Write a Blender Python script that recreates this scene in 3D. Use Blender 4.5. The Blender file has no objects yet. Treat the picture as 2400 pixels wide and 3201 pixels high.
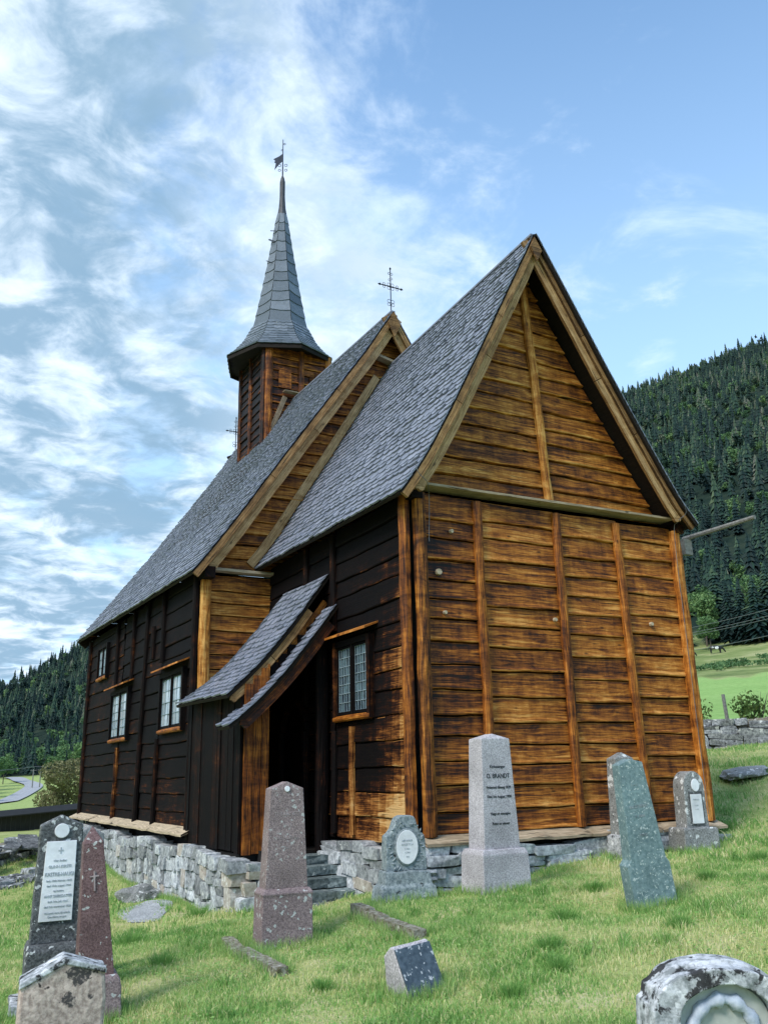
import bpy, bmesh, math, random
import numpy as np
from mathutils import Vector, Matrix
random.seed(7); RNG = np.random.default_rng(11)
R = math.radians
scene = bpy.context.scene
COL = scene.collection

# ------------------------------------------------------------------ camera
CAM = Vector((-6.1608, -10.4138, 0.7768))
YAW, PITCH, ROLL = 0.503009, 0.287442, -0.020907936
def cam_axes():
    cy, sy, cp, sp = math.cos(YAW), math.sin(YAW), math.cos(PITCH), math.sin(PITCH)
    f = Vector((sy*cp, cy*cp, sp)); r = Vector((cy, -sy, 0)); u = r.cross(f)
    c, s = math.cos(ROLL), math.sin(ROLL)
    return c*r + s*u, -s*r + c*u, f
_r, _u, _f = cam_axes()
cd = bpy.data.cameras.new('camera'); co = bpy.data.objects.new('camera', cd); COL.objects.link(co)
cd.sensor_fit = 'HORIZONTAL'; cd.sensor_width = 36.0; cd.lens = 2781.2/2400*36
cd.clip_start = 0.1; cd.clip_end = 20000
m = Matrix((( _r.x, _u.x, -_f.x, CAM.x), (_r.y, _u.y, -_f.y, CAM.y), (_r.z, _u.z, -_f.z, CAM.z), (0,0,0,1)))
co.matrix_world = m; scene.camera = co

# ------------------------------------------------------------------ world, sun, exposure
SUN_EL, SUN_AZ = R(46), R(-112)          # azimuth measured from +Y towards +X
scene.view_settings.view_transform = 'Standard'; scene.view_settings.look = 'None'
scene.view_settings.exposure = 0.85; scene.view_settings.gamma = 1
scene.view_settings.use_curve_mapping = False
W = bpy.data.worlds.new('World'); scene.world = W; W.use_nodes = True
nt = W.node_tree; N = nt.nodes; L = nt.links; N.clear()
def nd(t, tree=None, **kw):
    n = (tree or nt).nodes.new(t)
    for k, v in kw.items(): setattr(n, k, v)
    return n
out = nd('ShaderNodeOutputWorld'); bg = nd('ShaderNodeBackground'); bg.inputs[1].default_value = 0.105
sky = nd('ShaderNodeTexSky', sky_type='NISHITA'); sky.sun_disc = False
sky.sun_elevation = SUN_EL; sky.sun_rotation = SUN_AZ; sky.altitude = 500; sky.dust_density = 1.5
def vmath(op, a, b=None, tree=None):
    t = tree or nt; n = nd('ShaderNodeVectorMath', t, operation=op)
    for i, x in enumerate((a, b)):
        if x is None: continue
        if hasattr(x, 'links'): t.links.new(x, n.inputs[i])
        else: n.inputs[i].default_value = x
    return n
def fm(op, a, b=None, c=None, tree=None, clamp=False):
    t = tree or nt; n = nd('ShaderNodeMath', t, operation=op); n.use_clamp = clamp
    for i, x in enumerate((a, b, c)):
        if x is None: continue
        if hasattr(x, 'links'): t.links.new(x, n.inputs[i])
        else: n.inputs[i].default_value = x
    return n.outputs[0]
def mixc(fac, a, b, tree=None, blend='MIX'):
    t = tree or nt; n = nd('ShaderNodeMix', t, data_type='RGBA', blend_type=blend); n.clamp_factor = True
    for i, x in ((0, fac), (6, a), (7, b)):
        if hasattr(x, 'links'): t.links.new(x, n.inputs[i])
        elif i == 0: n.inputs[0].default_value = x
        else: n.inputs[i].default_value = (*x, 1) if len(x) == 3 else x
    return n.outputs[2]
def noise(vec, scale, detail=4, rough=.55, dist=0., tree=None, out='Fac'):
    t = tree or nt; n = nd('ShaderNodeTexNoise', t)
    if vec is not None: t.links.new(vec, n.inputs['Vector'])
    n.inputs['Scale'].default_value = scale; n.inputs['Detail'].default_value = detail
    n.inputs['Roughness'].default_value = rough; n.inputs['Distortion'].default_value = dist
    return n.outputs[out]
def mapr(x, a, b, c=0., d=1., tree=None, smooth=False):
    t = tree or nt; n = nd('ShaderNodeMapRange', t); n.clamp = True
    if smooth: n.interpolation_type = 'SMOOTHSTEP'
    t.links.new(x, n.inputs[0])
    for i, v in ((1, a), (2, b), (3, c), (4, d)): n.inputs[i].default_value = v
    return n.outputs[0]
tc = nd('ShaderNodeTexCoord'); sep = nd('ShaderNodeSeparateXYZ'); L.new(tc.outputs['Generated'], sep.inputs[0])
zden = fm('ADD', fm('MAXIMUM', sep.outputs[2], 0.0), 0.16)
cx = fm('DIVIDE', sep.outputs[0], zden); cy = fm('DIVIDE', sep.outputs[1], zden)
cmb = nd('ShaderNodeCombineXYZ'); L.new(cx, cmb.inputs[0]); L.new(cy, cmb.inputs[1]); cv = cmb.outputs[0]
# how far towards the left (south-west) half of the sky a direction lies
lat = fm('ADD', fm('MULTIPLY', sep.outputs[0], -math.cos(YAW)), fm('MULTIPLY', sep.outputs[1], math.sin(YAW)))
n1 = noise(cv, 2.0, 7, .58, .3); n2 = noise(cv, 5.6, 8, .62, .4); n3 = noise(cv, 0.75, 3, .5)
dens = fm('ADD', fm('MULTIPLY', n1, .52), fm('MULTIPLY', n2, .48))
cover = fm('ADD', fm('ADD', dens, fm('MULTIPLY', lat, .40)), fm('MULTIPLY', sep.outputs[2], .10))
mask = mapr(cover, .475, .66, smooth=True)
mask = fm('MULTIPLY', mask, .93)
shade = fm('ADD', fm('MULTIPLY', noise(cv, 3.6, 7, .58, .5), .55), fm('MULTIPLY', noise(cv, 8.5, 7, .6, .5), .45))
sh = mapr(shade, .43, .62, smooth=True)
darkamt = mapr(lat, -.12, .22)
sh2 = fm('ADD', fm('MULTIPLY', sh, darkamt), fm('SUBTRACT', 1.0, darkamt), clamp=True)
cloud = mixc(sh2, (1.6, 2.6, 3.6), (5.3, 6.15, 7.1))
blue = mixc(1.0, sky.outputs[0], (.98, 1.38, 1.55), blend='MULTIPLY')
# pale veil towards the horizon
hz = mapr(sep.outputs[2], .95, .15, smooth=True)
blue = mixc(fm('MULTIPLY', hz, .62), blue, (4.3, 6.1, 8.1))
wisp = mapr(fm('ADD', fm('ADD', fm('MULTIPLY', noise(cv, 3.1, 8, .62, .5), .6), fm('MULTIPLY', n1, .4)), fm('MULTIPLY', lat, .22)), .475, .64, smooth=True)
blue = mixc(fm('MULTIPLY', wisp, .62), blue, (5.9, 6.9, 8.0))
allc = mixc(mask, blue, cloud)
L.new(allc, bg.inputs[0]); L.new(bg.outputs[0], out.inputs[0])
sd = bpy.data.lights.new('sun', 'SUN'); sd.energy = 1.8; sd.angle = R(18); sd.color = (1, .95, .88)
so = bpy.data.objects.new('sun', sd); COL.objects.link(so)
sdir = Vector((math.sin(SUN_AZ)*math.cos(SUN_EL), math.cos(SUN_AZ)*math.cos(SUN_EL), math.sin(SUN_EL)))
so.rotation_euler = sdir.to_track_quat('Z', 'Y').to_euler(); so.location = (-20, -20, 30)

# ------------------------------------------------------------------ object helpers
def mesh_obj(name, me, mat, parent=None, smooth=False):
    o = bpy.data.objects.new(name, me); COL.objects.link(o)
    if mat is not None and not me.materials: me.materials.append(mat)
    if smooth: me.shade_smooth()
    if parent is not None: o.parent = parent
    return o
def tag(o, label=None, cat=None, group=None, kind=None):
    if label: o['label'] = label
    if cat: o['category'] = cat
    if group: o['group'] = group
    if kind: o['kind'] = kind
    return o
def thing(name, label, cat, loc=(0,0,0), rz=0, group=None):
    o = bpy.data.objects.new(name, None); COL.objects.link(o); o.location = loc; o.rotation_euler = (0,0,rz)
    return tag(o, label, cat, group)
def raw_mesh(name, V, F, tint=None, wear=None):
    """V (n,3), F (m,k) arrays with constant k, per-face attributes"""
    V = np.asarray(V, np.float32); F = np.asarray(F, np.int32); k = F.shape[1]
    me = bpy.data.meshes.new(name); me.vertices.add(len(V)); me.vertices.foreach_set('co', V.ravel())
    me.loops.add(F.size); me.loops.foreach_set('vertex_index', F.ravel())
    me.polygons.add(len(F)); me.polygons.foreach_set('loop_start', np.arange(0, F.size, k, dtype=np.int32))
    me.polygons.foreach_set('loop_total', np.full(len(F), k, np.int32))
    for nm, a in (('tint', tint), ('wear', wear)):
        if a is not None:
            at = me.attributes.new(nm, 'FLOAT', 'FACE'); at.data.foreach_set('value', np.asarray(a, np.float32))
    me.update(calc_edges=True); me.shade_flat(); return me
class MB:
    def __init__(s): s.v = []; s.f = []; s.uv = []; s.t = []; s.w = []
    def face(s, pts, uv=None, t=.5, w=.5):
        b = len(s.v); s.v.extend([tuple(p) for p in pts]); s.f.append(tuple(range(b, b+len(pts))))
        s.uv.extend(uv if uv else [(p[0]+p[1], p[2]) for p in pts]); s.t.append(t); s.w.append(w)
    def box(s, c, dx, dy, dz, t=.5, w=.5, grain='x'):
        """c centre; dx,dy,dz half-extent vectors"""
        c = Vector(c); dx = Vector(dx); dy = Vector(dy); dz = Vector(dz)
        P = {(i,j,k): c + dx*i + dy*j + dz*k for i in (-1,1) for j in (-1,1) for k in (-1,1)}
        Ls = {'x': dx.length, 'y': dy.length, 'z': dz.length}; o = random.random()*40
        for idx, ax in (((0,),'x'),((1,),'y'),((2,),'z')):
            for sgn in (-1, 1):
                a, b = [q for q in (0,1,2) if q != idx[0]]
                ks = []
                for (ia, ib) in ((-1,-1),(1,-1),(1,1),(-1,1)):
                    key = [0,0,0]; key[idx[0]] = sgn; key[a] = ia; key[b] = ib; ks.append(tuple(key))
                if (sgn < 0) ^ (idx[0] == 1): ks.reverse()
                g = 'xyz'.index(grain); uv = []
                for kk in ks:
                    oth = [q for q in (0,1,2) if q != g]
                    uv.append((kk[g]*Ls['xyz'[g]] + o, kk[oth[0]]*Ls['xyz'[oth[0]]] + kk[oth[1]]*Ls['xyz'[oth[1]]] + o))
                s.face([P[kk] for kk in ks], uv, t, w)
    def beam(s, a, b, wdt, hgt, up=(0,0,1), t=.5, w=.5):
        a = Vector(a); b = Vector(b); d = b-a; l = d.length; d.normalize()
        up = Vector(up); sx = d.cross(up).normalized(); uz = sx.cross(d).normalized()
        s.box((a+b)/2, d*l/2, sx*wdt/2, uz*hgt/2, t, w, 'x')
    def tube(s, pts, rad, n=8, t=.5, w=.5):
        rings = []; ll = 0; o = random.random()*40
        for i, p in enumerate(pts):
            p = Vector(p); q = Vector(pts[min(i+1, len(pts)-1)]); q0 = Vector(pts[max(i-1, 0)])
            d = (q-q0).normalized(); a = d.cross(Vector((0,0,1)))
            if a.length < .05: a = d.cross(Vector((0,1,0)))
            a.normalize(); b = a.cross(d); r = rad[i] if isinstance(rad, (list, tuple)) else rad
            if i: ll += (p-Vector(pts[i-1])).length
            rings.append(([p + (a*math.cos(2*math.pi*k/n) + b*math.sin(2*math.pi*k/n))*r for k in range(n)], ll))
        for i in range(len(rings)-1):
            for k in range(n):
                k2 = (k+1) % n
                s.face([rings[i][0][k], rings[i][0][k2], rings[i+1][0][k2], rings[i+1][0][k]],
                       [(rings[i][1]+o, k/n*.5), (rings[i][1]+o, (k+1)/n*.5), (rings[i+1][1]+o, (k+1)/n*.5), (rings[i+1][1]+o, k/n*.5)], t, w)
        s.face(rings[0][0][::-1], None, t, w); s.face(rings[-1][0], None, t, w)
    def build(s, name, mat, parent=None, smooth=False):
        me = bpy.data.meshes.new(name); me.from_pydata(s.v, [], s.f)
        u = me.uv_layers.new(name='UVMap'); u.data.foreach_set('uv', np.array(s.uv, np.float32).ravel())
        a = me.attributes.new('tint', 'FLOAT', 'FACE'); a.data.foreach_set('value', np.array(s.t, np.float32))
        a = me.attributes.new('wear', 'FLOAT', 'FACE'); a.data.foreach_set('value', np.array(s.w, np.float32))
        if smooth:
            bm = bmesh.new(); bm.from_mesh(me); bmesh.ops.remove_doubles(bm, verts=bm.verts, dist=1e-4); bm.to_mesh(me); bm.free()
        me.update(); return mesh_obj(name, me, mat, parent, smooth)
def jn(x, y=0., s=0.):   # cheap smooth noise
    return (math.sin(x*1.7+s*3.1+y*.9)+math.sin(x*3.9+s*7.7-y*2.3+1.3)*.6+math.sin(x*8.3+s*1.9+y*4.1+.7)*.3)/1.9

# ------------------------------------------------------------------ materials
def newmat(name):
    mt = bpy.data.materials.new(name); mt.use_nodes = True; t = mt.node_tree; t.nodes.clear()
    o = t.nodes.new('ShaderNodeOutputMaterial'); p = t.nodes.new('ShaderNodeBsdfPrincipled'); t.links.new(p.outputs[0], o.inputs[0])
    return mt, t, p
def attr(t, nm):
    n = t.nodes.new('ShaderNodeAttribute'); n.attribute_name = nm; return n.outputs['Fac']
def ramp(t, fac, stops):
    n = t.nodes.new('ShaderNodeValToRGB'); t.links.new(fac, n.inputs[0]); e = n.color_ramp.elements
    e[0].position = stops[0][0]; e[0].color = (*stops[0][1], 1); e[1].position = stops[-1][0]; e[1].color = (*stops[-1][1], 1)
    for p, c in stops[1:-1]: q = e.new(p); q.color = (*c, 1)
    return n.outputs[0]
def bump(t, p, h, dist, strength=1.):
    b = t.nodes.new('ShaderNodeBump'); b.inputs['Distance'].default_value = dist; b.inputs['Strength'].default_value = strength
    t.links.new(h, b.inputs['Height']); t.links.new(b.outputs[0], p.inputs['Normal'])
def wood(name, stops, rough=.6, patch=.5, band=.35, tintk=.35, knot=True, spec=.3):
    mt, t, p = newmat(name)
    uv = t.nodes.new('ShaderNodeUVMap'); uv.uv_map = 'UVMap'
    wv = vmath('ADD', uv.outputs[0], vmath('MULTIPLY', noise(uv.outputs[0], 2.2, 3, .5, 0, t, 'Color'), (0, .05, 0), t).outputs[0], t).outputs[0]
    g = vmath('MULTIPLY', wv, (2.2, 95, 1), t).outputs[0]
    grain = noise(g, 1, 6, .68, .3, t)
    b = noise(vmath('MULTIPLY', wv, (.9, 20, 1), t).outputs[0], 1, 5, .65, .8, t)
    tcn = t.nodes.new('ShaderNodeTexCoord')
    pt = noise(vmath('MULTIPLY', tcn.outputs['Object'], (1.7, 1.7, 4.2), t).outputs[0], 1, 8, .70, .8, t)
    f = fm('ADD', attr(t, 'wear'), fm('MULTIPLY', fm('SUBTRACT', b, .5, tree=t), band*2, tree=t), tree=t)
    f = fm('ADD', f, fm('MULTIPLY', fm('SUBTRACT', pt, .5, tree=t), patch*2.6, tree=t), tree=t)
    f = fm('ADD', f, fm('MULTIPLY', fm('SUBTRACT', attr(t, 'tint'), .5, tree=t), tintk, tree=t), tree=t)
    f = fm('ADD', f, fm('MULTIPLY', fm('SUBTRACT', grain, .5, tree=t), .75, tree=t), tree=t)
    drip = noise(vmath('MULTIPLY', tcn.outputs['Object'], (9, 9, .8), t).outputs[0], 1, 5, .7, 0, t)
    f = fm('ADD', f, fm('MULTIPLY', fm('SUBTRACT', drip, .5, tree=t), .35, tree=t), tree=t, clamp=True)
    c = ramp(t, f, stops)
    gm = mapr(grain, .32, .68, .5, 1.2, t)
    c = mixc(1, c, fm('MULTIPLY', gm, 1, tree=t), t, 'MULTIPLY')
    if knot:
        v = t.nodes.new('ShaderNodeTexVoronoi'); v.inputs['Scale'].default_value = 1
        t.links.new(vmath('MULTIPLY', uv.outputs[0], (2.6, 6.5, 1), t).outputs[0], v.inputs['Vector'])
        k = mapr(v.outputs['Distance'], .06, .14, .3, 1, t); c = mixc(1, c, k, t, 'MULTIPLY')
        # long drying cracks
        cr = noise(vmath('MULTIPLY', uv.outputs[0], (1.3, 52, 1), t).outputs[0], 1, 3, .5, .3, t)
        c = mixc(mapr(cr, .635, .665, 0, .9, t), c, (.004, .003, .003), t)
    t.links.new(c, p.inputs['Base Color']); p.inputs['Roughness'].default_value = rough
    p.inputs['Specular IOR Level'].default_value = spec
    bump(t, p, fm('ADD', grain, fm('MULTIPLY', b, .6, tree=t), tree=t), .006, 1)
    return mt
GOLD = [(0,(.002,.0015,.002)),(.32,(.007,.003,.0025)),(.46,(.052,.0125,.0028)),(.60,(.215,.060,.007)),(.78,(.50,.170,.020)),(1,(.78,.38,.095))]
OLIVE = [(0,(.003,.002,.002)),(.28,(.012,.006,.003)),(.45,(.068,.019,.004)),(.62,(.25,.080,.010)),(.82,(.52,.200,.028)),(1,(.74,.40,.11))]
TAN = [(0,(.02,.011,.007)),(.3,(.10,.050,.020)),(.6,(.36,.195,.075)),(1,(.70,.46,.23))]
TAR = [(0,(.002,.0018,.003)),(.40,(.006,.0035,.0035)),(.56,(.036,.010,.004)),(.74,(.24,.085,.02)),(.9,(.5,.24,.07)),(1,(.65,.40,.17))]
PALE = [(0,(.04,.032,.026)),(.3,(.17,.125,.08)),(.6,(.36,.275,.18)),(1,(.58,.47,.33))]
M = {}
M['gable'] = wood('golden_tarred_wood', GOLD, .6, .36, .5, .18)
M['tar'] = wood('dark_tarred_wood', TAR, .75, .34, .3, .25, True, .12)
M['top'] = wood('olive_tarred_wood', OLIVE, .65, .40, .52, .2)
M['barge'] = wood('barge_board_wood', TAN, .7, .3, .3, .25)
M['post'] = wood('post_wood', GOLD, .6, .3, .3, .2)
M['pale'] = wood('weathered_pale_wood', PALE, .7, .3, .3, .2)
M['deck'] = wood('roof_board_wood', [(0,(.004,.003,.003)),(1,(.03,.018,.01))], .8, .3, .3, .2, False)
def slate_mat(nm, stops):
    mt, t, p = newmat(nm); tcn = t.nodes.new('ShaderNodeTexCoord')
    n = noise(tcn.outputs['Object'], 9, 6, .6, 0, t); n2_ = noise(tcn.outputs['Object'], 1.3, 4, .6, 0, t)
    f = fm('ADD', fm('MULTIPLY', attr(t, 'tint'), .6, tree=t), fm('MULTIPLY', n, .4, tree=t), tree=t)
    c = ramp(t, f, stops)
    lic = mapr(fm('ADD', noise(tcn.outputs['Object'], 26, 5, .7, 0, t), fm('MULTIPLY', n2_, .3, tree=t), tree=t), .80, .84, 0, .7, t)
    c = mixc(lic, c, (.42,.44,.40), t)
    # dark algae growth
    c = mixc(mapr(n2_, .58, .74, 0, .55, t), c, (.045,.058,.055), t)
    strk = noise(vmath('MULTIPLY', tcn.outputs['Object'], (.7, 7, .7), t).outputs[0], 1, 5, .65, 0, t)
    c = mixc(mapr(strk, .55, .72, 0, .5, t), c, (.06,.07,.08), t)
    t.links.new(c, p.inputs['Base Color']); p.inputs['Roughness'].default_value = .42; p.inputs['Specular IOR Level'].default_value = .6
    bump(t, p, n, .006, .6); return mt
M['slate'] = slate_mat('roof_slate', [(0,(.05,.06,.08)),(.40,(.18,.20,.26)),(.8,(.30,.32,.40)),(1,(.42,.44,.52))])
M['spireslate'] = slate_mat('spire_slate', [(0,(.035,.05,.065)),(.42,(.10,.125,.155)),(.8,(.19,.22,.27)),(1,(.32,.36,.40))])
def stone_mat(name, c1, c2, lich=(.62,.64,.62), lic_amt=.5, dark_amt=.0, scale=60, rough=.75, spot=7, tintk=0., warm=None):
    mt, t, p = newmat(name); tcn = t.nodes.new('ShaderNodeTexCoord'); V = tcn.outputs['Object']
    sp = noise(V, scale, 3, .7, 0, t); c = mixc(mapr(sp, .38, .62, 0, 1, t), c1, c2, t)
    big = noise(V, 2.1, 5, .6, 0, t)
    c = mixc(1, c, mapr(big, .3, .7, .72, 1.2, t), t, 'MULTIPLY')
    if tintk:
        at = attr(t, 'tint'); c = mixc(1, c, mapr(at, 0, 1, 1-tintk, 1+tintk*.7, t), t, 'MULTIPLY')
        if warm: c = mixc(mapr(at, .90, .93, 0, .6, t), c, warm, t)
    if lic_amt > 0:
        vo = t.nodes.new('ShaderNodeTexVoronoi'); vo.inputs['Scale'].default_value = spot; t.links.new(vmath('ADD', V, vmath('MULTIPLY', noise(V, 14, 3, .6, 0, t, 'Color'), (.12,.12,.12), t).outputs[0], t).outputs[0], vo.inputs['Vector'])
        rn = t.nodes.new('ShaderNodeSeparateColor'); t.links.new(vo.outputs['Color'], rn.inputs[0])
        rad = fm('MULTIPLY', rn.outputs[0], .42, tree=t)
        msk = mapr(fm('SUBTRACT', rad, vo.outputs['Distance'], tree=t), 0, .04, 0, 1, t)
        gate = mapr(fm('ADD', big, fm('MULTIPLY', rn.outputs[1], .25, tree=t), tree=t), .92-lic_amt*.7, .97-lic_amt*.7, 0, 1, t)
        msk = fm('MULTIPLY', msk, gate, tree=t)
        msk = fm('MULTIPLY', msk, mapr(noise(V, 55, 4, .7, 0, t), .35, .5, .25, .92, t), tree=t)
        c = mixc(msk, c, lich, t)
    if dark_amt > 0:
        dn = noise(V, 11, 6, .68, .2, t); c = mixc(mapr(dn, .68-dark_amt*.22, .73-dark_amt*.22, 0, .93, t), c, (.012,.011,.012), t)
    t.links.new(c, p.inputs['Base Color']); p.inputs['Roughness'].default_value = rough; p.inputs['Specular IOR Level'].default_value = .3
    bump(t, p, fm('ADD', sp, noise(V, 14, 5, .6, 0, t), tree=t), .004, .8); return mt
M['granite'] = stone_mat('pale_granite', (.30,.28,.30), (.60,.57,.60), lic_amt=.12, scale=70)
M['red'] = stone_mat('red_granite', (.14,.105,.105), (.36,.28,.275), (.5,.52,.50), .45, 0, 75, .6, 26)
M['redb'] = stone_mat('dark_red_granite', (.10,.055,.055), (.23,.14,.14), (.5,.52,.50), .45, 0, 75, .6, 24)
M['redtop'] = stone_mat('red_granite_lichen', (.15,.11,.115), (.34,.26,.26), (.5,.53,.52), 1.1, .12, 75, .7, 16)
M['darkstone'] = stone_mat('dark_lichen_stone', (.05,.055,.06), (.15,.16,.165), (.55,.58,.58), .95, .15, 55, .8, 19)
M['greystone'] = stone_mat('grey_lichen_stone', (.15,.155,.155), (.33,.34,.34), (.72,.74,.74), .85, .3, 50, .8, 11)
M['carved'] = stone_mat('blue_grey_carved_stone', (.14,.18,.2), (.32,.37,.39), (.6,.66,.66), .35, .3, 30, .8, 12)
M['green'] = stone_mat('green_slate_stone', (.125,.20,.215), (.215,.305,.32), (.5,.57,.56), .8, 0, 26, .55, 34)
M['pink'] = stone_mat('pink_lichen_granite', (.33,.26,.23), (.66,.54,.48), (.035,.036,.04), .75, .35, 34, .85, 7)
M['bwstone'] = stone_mat('black_white_lichen_stone', (.22,.24,.25), (.60,.62,.66), (.75,.77,.8), .6, .62, 24, .85, 9)
M['marble'] = stone_mat('white_marble', (.78,.8,.84), (.86,.88,.92), lic_amt=0, scale=8, rough=.4)
M['dullmarble'] = stone_mat('dull_marble', (.42,.45,.42), (.55,.58,.54), lic_amt=0, scale=10, rough=.6)
M['wreath'] = stone_mat('blue_marble', (.40,.47,.58), (.58,.64,.74), lic_amt=0, scale=22, rough=.6)
M['plaque'] = stone_mat('blue_black_slate', (.045,.065,.085), (.09,.12,.15), (.5,.52,.55), .95, 0, 20, .35, 24)
M['rubble'] = stone_mat('rubble_stone', (.25,.27,.295), (.56,.59,.62), (.72,.74,.72), .4, .12, 16, .85, 12, .5, (.38,.29,.19))
M['drystone'] = stone_mat('dry_stone', (.12,.13,.145), (.34,.36,.38), (.62,.64,.64), .6, .34, 16, .9, 6, .45)
M['mossy'] = stone_mat('mossy_kerb_stone', (.12,.10,.06), (.34,.33,.28), (.5,.5,.46), .5, .3, 22, .95, 9, .3)
M['steps'] = stone_mat('step_slate', (.09,.12,.125), (.22,.27,.28), (.5,.54,.52), .45, .15, 16, .8, 10, .35)
def simple(name, col, rough=.6, metal=0., ns=0, nk=.3):
    mt, t, p = newmat(name); p.inputs['Roughness'].default_value = rough; p.inputs['Metallic'].default_value = metal
    tcn = t.nodes.new('ShaderNodeTexCoord'); n = noise(tcn.outputs['Object'], ns or 12, 4, .6, 0, t)
    c = mixc(1, col, mapr(n, .3, .7, 1-nk, 1+nk, t), t, 'MULTIPLY'); t.links.new(c, p.inputs['Base Color']); return mt
M['iron'] = simple('wrought_iron', (.02,.028,.045), .45, .6)
M['lead'] = simple('lead_came', (.27,.35,.40), .5, .2)
M['letter'] = simple('black_lettering', (.012,.012,.014), .5)
M['faint'] = simple('faded_lettering', (.42,.46,.50), .7)
M['paleletter'] = simple('pale_lettering', (.36,.29,.29), .8)
M['dark'] = simple('dark_void', (.004,.004,.005), .9)
M['fencewood'] = simple('black_tarred_fence', (.008,.008,.009), .6, 0, 6, .5)
M['greywood'] = simple('grey_weathered_pole', (.2,.2,.19), .8, 0, 20, .4)
M['finial'] = simple('spire_lead_cap', (.045,.05,.065), .6)
M['wirem'] = simple('lightning_wire', (.16,.16,.17), .5, .4)
M['road'] = simple('asphalt_road', (.34,.35,.38), .8, 0, 1, .08)
M['gravel'] = stone_mat('gravel_path', (.22,.24,.26), (.5,.52,.55), lic_amt=0, scale=38, rough=.95)
M['curtain'] = simple('window_backing', (.02,.025,.03), .9)
def glass(name, a, b, rough, met=0.):
    mt, t, p = newmat(name); c = mixc(attr(t, 'tint'), a, b, t); t.links.new(c, p.inputs['Base Color'])
    p.inputs['Roughness'].default_value = rough; p.inputs['Specular IOR Level'].default_value = .9; p.inputs['Coat Weight'].default_value = .4; p.inputs['Metallic'].default_value = met
    return mt
M['glassA'] = glass('old_green_glass', (.004,.010,.020), (.085,.145,.17), .22)
M['glassB'] = glass('sky_pale_glass', (.62,.72,.80), (.88,.93,.97), .22, .45)  # pale base colour stands in for sky reflected in the panes
def foliage_mat(name, stops, trans=.25, nscale=1.2):
    mt, t, p = newmat(name); tcn = t.nodes.new('ShaderNodeTexCoord')
    inf = t.nodes.new('ShaderNodeObjectInfo')
    f = fm('ADD', fm('MULTIPLY', attr(t, 'tint'), .75, tree=t), fm('MULTIPLY', inf.outputs['Random'], .25, tree=t), tree=t, clamp=True)
    c = ramp(t, f, stops); t.links.new(c, p.inputs['Base Color']); p.inputs['Roughness'].default_value = .7; p.inputs['Specular IOR Level'].default_value = .25
    if trans:
        tr = t.nodes.new('ShaderNodeBsdfTranslucent'); t.links.new(c, tr.inputs[0]); mx = t.nodes.new('ShaderNodeMixShader'); mx.inputs[0].default_value = trans
        t.links.new(p.outputs[0], mx.inputs[1]); t.links.new(tr.outputs[0], mx.inputs[2])
        o = [n for n in t.nodes if n.type == 'OUTPUT_MATERIAL'][0]; t.links.new(mx.outputs[0], o.inputs[0])
    return mt
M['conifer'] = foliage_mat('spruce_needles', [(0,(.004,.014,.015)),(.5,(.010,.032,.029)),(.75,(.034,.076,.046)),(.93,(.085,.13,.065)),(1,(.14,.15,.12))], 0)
M['birch'] = foliage_mat('birch_leaves', [(0,(.04,.10,.05)),(.5,(.10,.20,.08)),(1,(.24,.36,.13))], .2)
M['rowan'] = foliage_mat('rowan_leaves', [(0,(.08,.09,.045)),(.5,(.19,.19,.09)),(1,(.34,.30,.17))], .2)
M['shrub'] = foliage_mat('shrub_leaves', [(0,(.02,.05,.015)),(.5,(.07,.13,.03)),(1,(.18,.22,.06))], .2)
M['grass'] = foliage_mat('grass_blades', [(0,(.08,.19,.05)),(.3,(.20,.40,.10)),(.55,(.36,.53,.18)),(.78,(.64,.63,.30)),(1,(.85,.77,.52))], .35)
M['bark'] = simple('tree_bark', (.09,.075,.06), .9)
M['cowblack'] = simple('cow_hide', (.012,.012,.014), .6)
M['cowwhite'] = simple('cow_white_patch', (.75,.75,.75), .7)

# ------------------------------------------------------------------ terrain
CP = np.array([(-6.2,-10.4,-.9),(5.3,-.1,-.28),(2.6,-.2,-.38),(.6,-.15,-.60),(0,-.1,-.68),(-.15,1.8,-.85),(-1.5,2.5,-1.05),(-1.5,3.6,-1.2),
  (-1.4,7.6,-1.22),(-1.4,11.6,-1.33),(-1.4,15,-1.3),(.2,-1.5,-.54),(-.95,-.9,-.62),(-2.42,-1.4,-.86),(-4.6,-1.5,-.98),(-4.4,-2.7,-1.0),(-3,-6,-.85),(0,-7,-.68),
  (2.9,-.9,-.42),(4.2,-.9,-.34),(7,1.5,0.0),(10,4.5,.62),(0.6,-3.3,-.52),(-7,2,-1.15),(-9,-4,-1.2),(3,-8,-.45),(-1.1,-.5,-.70),(-2.2,4.6,-1.19)])
_A = np.c_[np.ones(len(CP)), CP[:,:2]]; PK = np.linalg.lstsq(_A, CP[:,2], rcond=None)[0]; PR = CP[:,2] - _A @ PK
DS = np.array([18, 26, 40, 100, 150, 200, 240, 300, 360, 420, 600, 1250, 1700, 4000, 12000.])
def _col(els=None, zs=None): return np.array(zs if zs is not None else [e*d + .78 for e, d in zip(els, DS)])
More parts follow.
